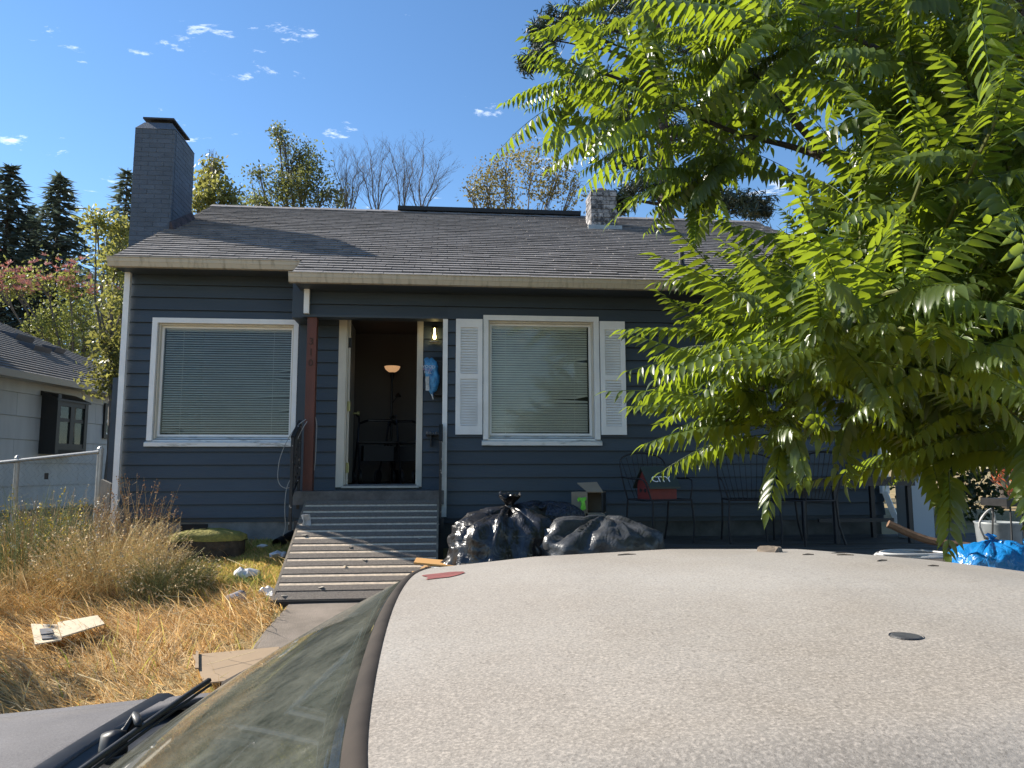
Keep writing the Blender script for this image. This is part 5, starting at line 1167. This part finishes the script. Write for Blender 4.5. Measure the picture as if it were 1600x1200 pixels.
    # firs standing across the yard on the side of the sunlit neighbour, seen in the windscreen
    conifer('fir_tree', 'tall fir on the lawn beyond the wire fence reflected in the windscreen', 9, -420, 60, 150, 6, dk)
background_trees()

# ------------------------------------------------------------------ tree of heaven with compound leaves
def leaflet(L, W, fold, droop, nseg=5):
    # lanceolate leaflet along +X, folded along its midrib, tip bending down
    V = []; T = []
    prof = [0.05, .92, 1.0, .76, .38, 0]
    for i in range(nseg+1):
        s = i/nseg; w = W*prof[i]; x = L*s; z = -droop*L*s*s
        V += [(x, -w, z-fold*w*0+fold*w), (x, 0, z), (x, w, z+fold*w)]
    for i in range(nseg):
        a = i*3; T += [(a, a+3, a+4), (a, a+4, a+1), (a+1, a+4, a+5), (a+1, a+5, a+2)]
    return np.array(V, np.float32), np.array(T, np.int32)
def compound_leaf(seed, L=.62):
    rng = np.random.default_rng(seed); npair = int(rng.integers(11, 15)); curve = rng.uniform(.10, .34)
    Vs, Ts, off = [], [], 0
    def rach(s): return np.array([L*s*(1-.12*curve*s), 0.02*math.sin(2.4*s+seed), -L*curve*s*s*.95+L*.10*s])
    def put(V, T, R, p):
        nonlocal off
        Vs.append(V@R.T+p); Ts.append(T+off); off += len(V)
    pts = [rach(s) for s in np.linspace(0, 1, 9)]            # rachis, triangular tube
    rv = []; rt = []
    for i, p in enumerate(pts):
        r = .0038*(1-.75*i/8)+.0008
        for j in range(3): a = 2*math.pi*j/3; rv.append(p+np.array([0, r*math.cos(a), r*math.sin(a)]))
    for i in range(8):
        for j in range(3):
            a, b = i*3+j, i*3+(j+1) % 3; rt += [(a, b, b+3), (a, b+3, a+3)]
    put(np.array(rv), np.array(rt), np.eye(3), np.zeros(3))
    hang0 = rng.uniform(18, 66); az0 = rng.uniform(60, 74); dr0 = rng.uniform(.08, .28); wd = rng.uniform(.150, .185); roll0 = rng.uniform(-8, 14)
    for k in range(npair):
        s = .14+.83*k/(npair-1)
        size = (.168-.036*abs(s-.35)/.65 - .07*max(0, s-.75)/.25)*rng.uniform(.95, 1.05)
        for sd in (-1, 1):
            V, T = leaflet(size, size*wd, .34, dr0*rng.uniform(.8, 1.3))
            az = sd*rad(az0 + rng.normal(0, 3) - 24*s); hang = rad(hang0 + rng.normal(0, 7)); roll = sd*rad(roll0 + rng.normal(0, 5))
            R = np.array(Matrix.Rotation(az, 3, 'Z') @ Matrix.Rotation(hang, 3, 'Y') @ Matrix.Rotation(roll, 3, 'X'))
            put(V, T, R, rach(s))
    V, T = leaflet(.10, .10*.18, .3, .3); put(V, T, np.array(Matrix.Rotation(rad(20), 3, 'Y')), rach(1.0))
    return np.concatenate(Vs).astype(np.float32), np.concatenate(Ts)
def point_in(poly, x, y):
    c = False; j = len(poly)-1
    for i in range(len(poly)):
        xi, yi = poly[i]; xj, yj = poly[j]
        if (yi > y) != (yj > y) and x < (xj-xi)*(y-yi)/(yj-yi)+xi: c = not c
        j = i
    return c
def heaven_tree():
    rr = random.Random(21)
    base = Vector((4.35, -4.1, gz(4.35, -4.1)-.1)); t = thing('ailanthus_tree', 'large tree with long feathery compound leaves overhanging the deck', 'tree', tuple(base))
    lm = leaf_mat('ailanthus leaf', (.055, .085, .024), (.100, .128, .062), (.37, .48, .022), .32, .35, .38, 1.4)
    variants = [compound_leaf(100+i, .72+.05*(i % 4)) for i in range(16)]; meshes = []
    for i, (V, T) in enumerate(variants):
        me = npmesh('leaf', V, T); me.materials.append(lm); me.shade_smooth(); meshes.append(me)
    # twig tips: photo pixel + distance, spread through the crown; tips lie inside the outline, leaves reach past it
    regions = [
        ([(935, -60), (915, 60), (895, 130), (905, 180), (950, 195), (1000, 205), (1060, 210), (1130, 150), (1180, 60), (1180, -60)], (5.2, 6.8), 62),
        ([(1180, -60), (1190, 40), (1290, 70), (1360, 110), (1370, 210), (1340, 300), (1380, 360), (1680, 380), (1680, -60)], (4.4, 7.0), 50),
        ([(1130, 80), (1090, 200), (1130, 215), (1190, 170), (1240, 120), (1270, 60)], (6, 7), 60),
        ([(1205, 500), (1185, 560), (1190, 610), (1205, 640), (1210, 630), (1260, 575), (1340, 580), (1400, 600), (1420, 470), (1390, 420), (1300, 440), (1210, 480)], (4.3, 5.6), 44),
        ([(1400, 360), (1400, 630), (1440, 690), (1500, 680), (1560, 650), (1680, 630), (1680, 340)], (4.6, 6.8), 50),
        ([(1300, -60), (1330, 60), (1420, 200), (1420, 400), (1680, 500), (1680, -60)], (6.5, 8.0), 62),
        ([(1290, 330), (1240, 440), (1400, 450), (1420, 330)], (4.8, 6.4), 44)]
    tips = []
    for poly, dr, sp in regions:
        xs = [p[0] for p in poly]; ys = [p[1] for p in poly]; loc = []
        for _ in range(1500):
            x, y = rr.uniform(min(xs), max(xs)), rr.uniform(min(ys), max(ys))
            if point_in(poly, x, y) and all((x-a)**2+(y-b)**2 > sp*sp for a, b, _ in loc): loc.append((x, y, rr.uniform(*dr)))
        tips += loc
    tips += [(1340, 505, 3.7), (1215, 490, 4.1), (1290, 545, 3.9), (1420, 450, 3.7), (1500, 560, 3.9), (1450, 250, 3.9), (1560, 180, 3.8), (1150, 490, 5.2), (1160, 640, 4.9), (1180, 655, 4.8), (1145, 640, 5.1), (1140, 590, 5.2), (1145, 540, 5.3), (1420, 670, 5.4), (1445, 700, 5.2), (1610, 660, 4.8), (1370, 650, 5.6), (885, 105, 6.2), (885, 160, 6.3), (1010, 215, 6.2), (1090, 270, 6.0), (1140, 240, 6.0), (1215, 420, 5.4), (1075, 300, 6.2), (1250, 60, 5.0), (1160, 475, 5.6), (1185, 490, 5.0)]
    # limbs
    mb = MB(); limbs = []
    crotch = base + Vector((-.1, .1, 2.0)); mb.tube(smoothpath([base, base+Vector((.05, 0, 1.0)), crotch], 4), [.17, .165, .16, .155, .15, .145, .14, .135, .13], 10)
    for pts, r0_ in (([(1640, 520, 5.6), (1480, 420, 5.6), (1360, 300, 5.8), (1300, 255, 6.0), (1240, 230, 6.2), (1130, 200, 6.3), (1010, 140, 6.3), (900, 100, 6.2)], .052),
                     ([(1640, 520, 5.6), (1540, 480, 5.3), (1400, 500, 5.1), (1280, 520, 5.0), (1180, 530, 5.0), (1100, 560, 5.1)], .05),
                     ([(1640, 500, 5.6), (1600, 300, 5.6), (1500, 150, 5.6), (1400, 90, 5.6), (1300, 40, 5.6), (1220, -20, 5.6)], .045),
                     ([(1660, 420, 5.6), (1640, 200, 5.6), (1600, 40, 5.5), (1580, -60, 5.5)], .05),
                     ([(1640, 600, 5.6), (1540, 640, 5.4), (1450, 680, 5.3), (1400, 690, 5.3)], .035),
                     ([(1300, 255, 6.0), (1180, 120, 6.2), (1080, 30, 6.3), (1000, -20, 6.3)], .035),
                     ([(1280, 520, 5.0), (1190, 610, 4.9), (1120, 670, 4.8)], .022)):
        P = smoothpath([at_d(*p) for p in pts], 5)
        if pts[0][0] > 1600: P = smoothpath([crotch, crotch.lerp(P[0], .6), P[0]], 3)[:-1]+P
        mb.tube(P, [r0_*(1-.8*i/(len(P)-1)) for i in range(len(P))], 7); limbs += P
    obj('trunk', mb, M['trunk'], t)
    tw = MB(); leaves = []
    for (x, y, D) in tips:
        p = at_d(x, y, D); near = min(limbs, key=lambda q: (q-p).length + .35*max(0, p.x-q.x)); d = (p-near)
        if d.length < .15: d = Vector((-.5, -.2, .2))
        mid = near.lerp(p, .55)+Vector((0, 0, .06)); tw.tube(smoothpath([near, mid, p], 3), [.014, .013, .012, .011, .010, .008, .006], 5, cap=False)
        d.normalize(); d = (d+Vector((0, 0, .25))).normalized(); a1 = d.cross(Vector((0, 0, 1))).normalized(); a2 = a1.cross(d)
        n = rr.randint(7, 9)
        for k in range(n):
            f = k/(n-1); th = 2.4*k+rr.uniform(-.4, .4); ph = rad(16+80*f+rr.uniform(-12, 12))
            dr = (d*math.cos(ph)+(a1*math.cos(th)+a2*math.sin(th))*math.sin(ph)); dr.z = dr.z*.6 + .02; dr.normalize()
            st = p - d*(.28*f)
            up = Vector((rr.uniform(-.25, .25), rr.uniform(-.25, .25), 1)); sy = up.cross(dr).normalized(); uz = dr.cross(sy)
            sc = rr.uniform(.62, 1.12)
            Mx = Matrix(((dr.x*sc, sy.x*sc, uz.x*sc, st.x), (dr.y*sc, sy.y*sc, uz.y*sc, st.y), (dr.z*sc, sy.z*sc, uz.z*sc, st.z), (0, 0, 0, 1)))
            leaves.append((Mx, rr.randrange(16), (st+dr*.3*sc)))
    obj('twigs', tw, M['twig'], t)['kind'] = 'stuff'
    def key(l):
        q = l[2]-CAM; dpt = q.dot(fwd); x, y = q.dot(RIGHT)/dpt*F_PX+800, 600-q.dot(UP)/dpt*F_PX
        return q.length + (0 if -20 < x < 1600 and -20 < y < 1200 else 50)
    leaves.sort(key=key)
    V, T, off = [], [], 0
    for Mx, vi, _ in leaves[300:]:
        v, f = variants[vi]; Rm = np.array(Mx.to_3x3()); V.append(v@Rm.T+np.array(Mx.translation)); T.append(f+off); off += len(v)
    me = npmesh('crown', np.concatenate(V), np.concatenate(T)); me.shade_smooth(); crown = obj('crown', me, lm, t); crown['kind'] = 'stuff'
    inv = Matrix.Translation(-base)
    for Mx, vi, _ in leaves[:300]:
        o = bpy.data.objects.new('leaf', meshes[vi]); COL.objects.link(o); o.parent = t; o.matrix_local = inv @ Mx
    print('ailanthus leaves', len(leaves), 'tips', len(tips))
M['twig'] = mat('green twig', (.14, .15, .05), .6, .2, 10)
heaven_tree()

# ------------------------------------------------------------------ parked car (faces -X, parallel to the house)
def car():
    yc = CAM.y + 1.08; g0 = gz(0, yc)+.034
    t = thing('parked_car', 'dusty silver beige sedan parked in front of the house', 'car', (.4, yc, g0))
    def dust(name, col, col2, sc, speck, spcol):
        m = mat(name, col, .62, 0, sc, col2=col2, lo=.3, hi=.7, spec=.4); nt = m.node_tree; N = nt.nodes; L = nt.links; b = N['Principled BSDF']; src = b.inputs['Base Color'].links[0].from_socket
        g = N.new('ShaderNodeNewGeometry')
        def spots(scale, lo, hi, colr, prev):
            n = N.new('ShaderNodeTexNoise'); n.inputs['Scale'].default_value = scale; n.inputs['Detail'].default_value = 4; n.inputs['Roughness'].default_value = .7; L.new(g.outputs['Position'], n.inputs['Vector'])
            r = N.new('ShaderNodeMapRange'); r.inputs[1].default_value = lo; r.inputs[2].default_value = hi; L.new(n.outputs['Fac'], r.inputs[0])
            x = N.new('ShaderNodeMixRGB'); x.inputs[2].default_value = (*colr, 1); L.new(r.outputs[0], x.inputs[0]); L.new(prev, x.inputs[1]); return x.outputs[0], n
        c, _ = spots(330, .45, .75, tuple(q*2.1 for q in spcol), src); c, n2 = spots(260, .52, .70, tuple(q*.75 for q in spcol), c); c, _ = spots(420, .60, .72, tuple(q*.5 for q in spcol), c); c, _ = spots(110, .68, .76, tuple(q*.5 for q in spcol), c)
        L.new(c, b.inputs['Base Color'])
        bp = N.new('ShaderNodeBump'); bp.inputs['Strength'].default_value = .12; bp.inputs['Distance'].default_value = .003; L.new(n2.outputs['Fac'], bp.inputs['Height']); L.new(bp.outputs[0], b.inputs['Normal'])
        return m
    roofm = dust('dusty weathered roof paint', (.235, .202, .163), (.318, .296, .262), 2.2, .5, (.23, .20, .165))
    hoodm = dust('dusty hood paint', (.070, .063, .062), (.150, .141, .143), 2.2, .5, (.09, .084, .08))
    bodym = mat('silver beige car paint', (.36, .33, .29), .35, .06, 3, metal=.3, coat=.3)
    rub = mat('weathered rubber trim', (.040, .032, .026), .85, .25, 12, spec=.2)
    blk = mat('black cowl plastic', (.012, .012, .013), .45, .2, 20)
    # roof
    zc = lambda x: float(np.interp(x, [-.3, -.08, .2, .5, .8, 1.1, 1.4, 1.6], [1.42, 1.453, 1.479, 1.491, 1.487, 1.460, 1.412, 1.370]))
    HW = lambda x: .62 + .02*min(1, max(0, x+.1))
    def zr(x, tt): e = max(0, abs(tt)-.86)/.14; return zc(x) - .020*tt*tt - .038*e*e
    xh = lambda tt: -.072 + (.030*tt*tt + .085*tt**10 if tt > 0 else .020*tt*tt + .02*tt**10)
    def roofpt(u, tt): x = xh(tt)*(1-u) + 1.58*u; return Vector((x, yc+tt*HW(x), zr(x, tt)))
    ts = np.linspace(-1, 1, 61); us = np.linspace(0, 1, 50)
    ro = obj('roof', MB().grid([[roofpt(u, a) for a in ts] for u in us]), roofm, t, smooth=True)
    # round antenna plug and grime on the roof
    q = at_z(1418, 1022, 1.466); q.z = zr(q.x, (q.y-yc)/.63)
    obj('antenna_plug', MB().lathe([(0, .001), (.013, .001), (.0145, .0003), (.0152, -.001)], q, 28), mat('dark rubber plug', (.05, .05, .05), .6, .2, 80), ro, smooth=False)
    obj('plug_ring', MB().lathe([(.0152, .0), (.0158, .0008), (.0165, -.0005)], q, 28), M['black'], ro)
    ptc = []; 
    for k in range(18):
        a = 2*math.pi*k/18; rx_ = .032*(1+.35*math.sin(3*a+1)); p = at_z(688, 902, 1.452); dd = Vector((rx_*math.cos(a)*1.1, .06*math.sin(a)*(1+.3*math.cos(2*a)), 0)); x, y = p.x+dd.x, p.y+dd.y; ptc.append(Vector((x, y, zr(x, (y-yc)/.63)+.0012)))
    mb = MB(); n0 = len(mb.v); mb.v += [tuple(v) for v in ptc]; mb.f.append(tuple(range(18))); obj('peeled_patch', mb, mat('red brown primer', (.20, .055, .045), .7, .2, 40), ro)
    # windshield
    def xb(tt): return -.570+.055*tt*tt
    def wsb(tt): return Vector((xb(tt), yc+tt*.80, 1.150-.006*tt*tt))
    def wst(tt): p = roofpt(0, tt*.985); return Vector((p.x-.014, p.y, p.z-.007))
    def ws(s, tt): p = wst(tt).lerp(wsb(tt), s); return p + Vector((-.35, 0, .75))*.014*math.sin(math.pi*s)*(1-.2*tt*tt)
    wsg = glass_mat('dusty windscreen glass', (.28, .41, .37), .5, .50, (.20, .20, .165), 7, .85, .12)
    wd = obj('windscreen', MB().grid([[ws(s, a) for a in np.linspace(-1, 1, 41)] for s in np.linspace(0, 1, 21)]), wsg, t, smooth=True)
    wd.modifiers.new('thick', 'SOLIDIFY').thickness = .004
    # header trim strip
    rows = []
    for off, dz in ((.004, .0006), (.001, .0025), (-.006, .002), (-.012, -.003), (-.016, -.008)):
        rows.append([roofpt(0, a) + Vector((off, 0, dz)) for a in np.linspace(-1, 1, 61)])
    obj('header_trim', MB().grid(rows), rub, t, smooth=True)
    for sgn in (-1, 1):
        obj('pillar_trim', MB().tube([ws(s, sgn*1.0)+Vector((.005, sgn*.012, -.004)) for s in np.linspace(0, 1, 14)], .014, 8), rub, t, smooth=True)
    # dashboard and cabin inside
    obj('dashboard', MB().hexa([(-.50, yc-.7, .75), (-.15, yc-.7, .75), (-.15, yc+.7, .75), (-.50, yc+.7, .75), (-.52, yc-.68, 1.10), (-.20, yc-.68, 1.06), (-.20, yc+.68, 1.06), (-.52, yc+.68, 1.10)]), mat('grey green dashboard', (.035, .045, .042), .8, .2, 6), t)
    obj('cabin_floor', MB().box(-.3, 1.7, yc-.72, yc+.72, .3, .34), blk, t)
    for sy in (-.36, .36):
        obj('seat', MB().hexa([(.15, yc+sy-.24, .45), (.65, yc+sy-.24, .45), (.65, yc+sy+.24, .45), (.15, yc+sy+.24, .45), (.12, yc+sy-.24, .6), (.7, yc+sy-.24, .6), (.7, yc+sy+.24, .6), (.12, yc+sy+.24, .6)]).hexa([(.55, yc+sy-.24, .6), (.7, yc+sy-.24, .6), (.7, yc+sy+.24, .6), (.55, yc+sy+.24, .6), (.72, yc+sy-.2, 1.12), (.82, yc+sy-.2, 1.12), (.82, yc+sy+.2, 1.12), (.72, yc+sy+.2, 1.12)]), mat('seat cloth', (.10, .09, .08), .9) if sy < 0 else bpy.data.materials['seat cloth'], t)
    # hood, cowl, fenders
    hz = lambda x, tt: float(np.interp(x, [-2.0, -1.85, -1.5, -1.0, -.5], [.90, 1.0, 1.075, 1.108, 1.145])) - .012*tt*tt
    def xr_(tt): return -.670+.02*tt*tt+.12*tt**8
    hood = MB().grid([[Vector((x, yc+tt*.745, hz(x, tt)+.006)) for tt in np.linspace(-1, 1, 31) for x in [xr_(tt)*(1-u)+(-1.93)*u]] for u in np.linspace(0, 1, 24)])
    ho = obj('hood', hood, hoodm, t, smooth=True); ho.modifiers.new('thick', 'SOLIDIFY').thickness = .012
    cow = MB().grid([[wsb(tt)+Vector((-.15*u+.006, 0, -.012-.022*math.sin(3.14*min(1, u*1.2)))) for tt in np.linspace(-1, 1, 31)] for u in np.linspace(0, 1, 7)])
    obj('cowl', cow, blk, t, smooth=True)
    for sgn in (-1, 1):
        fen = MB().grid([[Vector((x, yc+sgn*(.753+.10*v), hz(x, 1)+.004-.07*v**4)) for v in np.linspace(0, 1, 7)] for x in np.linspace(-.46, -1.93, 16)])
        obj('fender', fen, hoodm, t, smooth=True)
    # wipers
    for a0, a1, pv, nm in ((.95, .02, .55, 'wiper'), (.05, -.88, -.35, 'wiper')):
        bl = [wsb(a)+Vector((-.012+.008*math.sin(i*.3), 0, .024)) for i, a in enumerate(np.linspace(a0, a1, 12))]
        w = obj(nm, MB().tube(bl, .006, 6).tube([b+Vector((.004, 0, -.010)) for b in bl], .004, 4), blk, t, smooth=True)
        pvt = wsb(pv)+Vector((-.055, 0, -.012)); obj('wiper_arm', MB().tube([pvt, pvt+Vector((.02, .05, .04)), bl[5]+Vector((0, 0, .008))], [.014, .011, .007], 6).lathe([(0, .03), (.022, .025), (.026, -.01)], pvt, 12), blk, w, smooth=True)
    # lower body shell
    xs = [-1.98, -1.9, -1.6, -1.2, -.6, -.3, .4, 1.2, 1.7, 2.2, 2.55, 2.62]
    zt = [.62, .74, .90, .96, 1.0, .99, .985, .985, 1.0, 1.0, .97, .80]; hw = [.70, .80, .85, .865, .87, .87, .87, .87, .865, .85, .80, .72]
    P = []
    for x, z, h in zip(xs, zt, hw):
        sec = [(-h*.9, .20), (-h, .34), (-h*1.0, .62), (-h*.985, z-.10), (-h*.94, z), (h*.94, z), (h*.985, z-.10), (h, .62), (h, .34), (h*.9, .20), (-h*.9, .20)]
        P.append([Vector((x, yc+a, g0+b)) for a, b in sec])
    bo = MB().grid(P); bo.f = [f for f in bo.f if not (sum(bo.v[i][2] for i in f)/4 > g0+.9 and -.75 < sum(bo.v[i][0] for i in f)/4 < 1.7 and abs(sum(bo.v[i][1] for i in f)/4-yc) < .5)]
    obj('body', bo, bodym, t, smooth=False)
    obj('bumper', MB().box(-2.06, -1.93, yc-.78, yc+.78, g0+.30, g0+.52), bodym, t); obj('bumper', MB().box(2.58, 2.70, yc-.78, yc+.78, g0+.32, g0+.55), bodym, t)
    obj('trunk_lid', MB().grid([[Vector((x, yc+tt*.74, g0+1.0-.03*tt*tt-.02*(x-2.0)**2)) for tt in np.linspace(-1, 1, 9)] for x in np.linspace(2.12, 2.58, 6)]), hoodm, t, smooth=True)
    tg = glass_mat('tinted side glass', (.18, .2, .2), .5, .15, (.2, .2, .18))
    obj('rear_window', MB().grid([[roofpt(1, a*.96).lerp(Vector((2.12, yc+a*.72, g0+1.0)), s) for a in np.linspace(-1, 1, 15)] for s in np.linspace(0, 1, 6)]), tg, t, smooth=True)
    for sgn in (-1, 1):
        bel = lambda x: Vector((x, yc+sgn*.845, g0+.985)); rl = lambda x: Vector((x, yc+sgn*HW(x)*.995, zr(x, 1)-.004))
        for a, b in ((-.42, .52), (.58, 1.38)):
            xa = max(a, .12) if a < 0 else a; obj('side_window', MB().quad(bel(a), bel(b), rl(b), rl(xa)), tg, t)
        for a, b, c, d in ((.52, .58, .52, .58), (1.38, 1.75, 1.38, 1.56)):
            obj('side_pillar', MB().quad(bel(a)+Vector((0, sgn*.004, 0)), bel(b)+Vector((0, sgn*.004, 0)), rl(d)+Vector((0, sgn*.004, 0)), rl(c)+Vector((0, sgn*.004, 0))), bodym, t)
        obj('roof_rail', MB().tube([rl(x) for x in np.linspace(.1, 1.57, 16)], .016, 8), rub, t, smooth=True)
        obj('headlight', MB().box(-2.0, -1.92, yc+sgn*.62-.13, yc+sgn*.62+.13, g0+.58, g0+.70), mat('headlight lens', (.7, .7, .7), .1) if sgn < 0 else bpy.data.materials['headlight lens'], t)
        obj('taillight', MB().box(2.56, 2.64, yc+sgn*.64-.13, yc+sgn*.64+.13, g0+.68, g0+.86), mat('red lens', (.4, .02, .02), .2) if sgn < 0 else bpy.data.materials['red lens'], t)
        obj('door_mirror', MB().lathe([(0, -.06), (.07, -.05), (.085, 0), (.07, .05), (0, .06)], (-.30, yc+sgn*.96, g0+.94), 14), bodym, t, smooth=True)
        for x in (-1.28, 1.62):
            y = yc+sgn*.80; wv = obj('wheel', MB().tube([(x, y-.09, g0+.30), (x, y+.09, g0+.30)], .30, 28), M['black'], t); obj('rim', MB().tube([(x, y+sgn*.085, g0+.30), (x, y+sgn*.10, g0+.30)], .19, 20), M['steel'], wv)
    return roofpt, zr, yc
roofpt, ZR, YC = car()
def roof_litter():
    dm = mat('dry leaf debris', (.13, .10, .07), .9, .3, 40)
    def on_roof(x, y, z=1.455): q = at_z(x, y, z); q.z = ZR(q.x, (q.y-YC)/.63); return q
    q = on_roof(1205, 880); o = obj('leaf_debris', crumple(MB().lathe([(0, 0), (.022, 0), (.020, .007), (.006, .012), (0, .012)], q, 10), .014, 45, 3), dm); tag(o, 'dry brown leaf clump lying on the car roof', 'leaf litter')
    for k, (x, y, L, a, lab) in enumerate(((1312, 882, .02, .3, 'short dark twig on the car roof past the leaf clump'), (1322, 889, .016, -.2, 'tiny curved twig on the car roof'), (1264, 889, .012, .1, 'dark crumb beside the leaf clump on the car roof'), (980, 884, .02, .2, 'thin hair of straw on the far side of the car roof'), (1380, 903, .012, .4, 'dark speck of bark on the car roof'), (1460, 908, .010, .0, 'small bark chip on the car roof near the blue bags'))):
        q = on_roof(x, y); o = obj('twig', MB().tube([q+Vector((-L, -L*a, .001)), q+Vector((0, L*.2, .0015)), q+Vector((L, L*a, .001))], [.0012, .0016, .001], 5), dm); tag(o, lab, 'twig')
    y0 = on_roof(1322, 861, 1.44); o = obj('dry_leaf', MB().tri(y0, y0+Vector((.02, .0, .0)), y0+Vector((.018, .004, .02))).tri(y0, y0+Vector((.018, .004, .02)), y0+Vector((.004, .01, .008))), mat('curled yellow leaf', (.30, .26, .10), .8)); tag(o, 'small curled yellow leaf on the far roof edge of the car', 'leaf')
roof_litter()
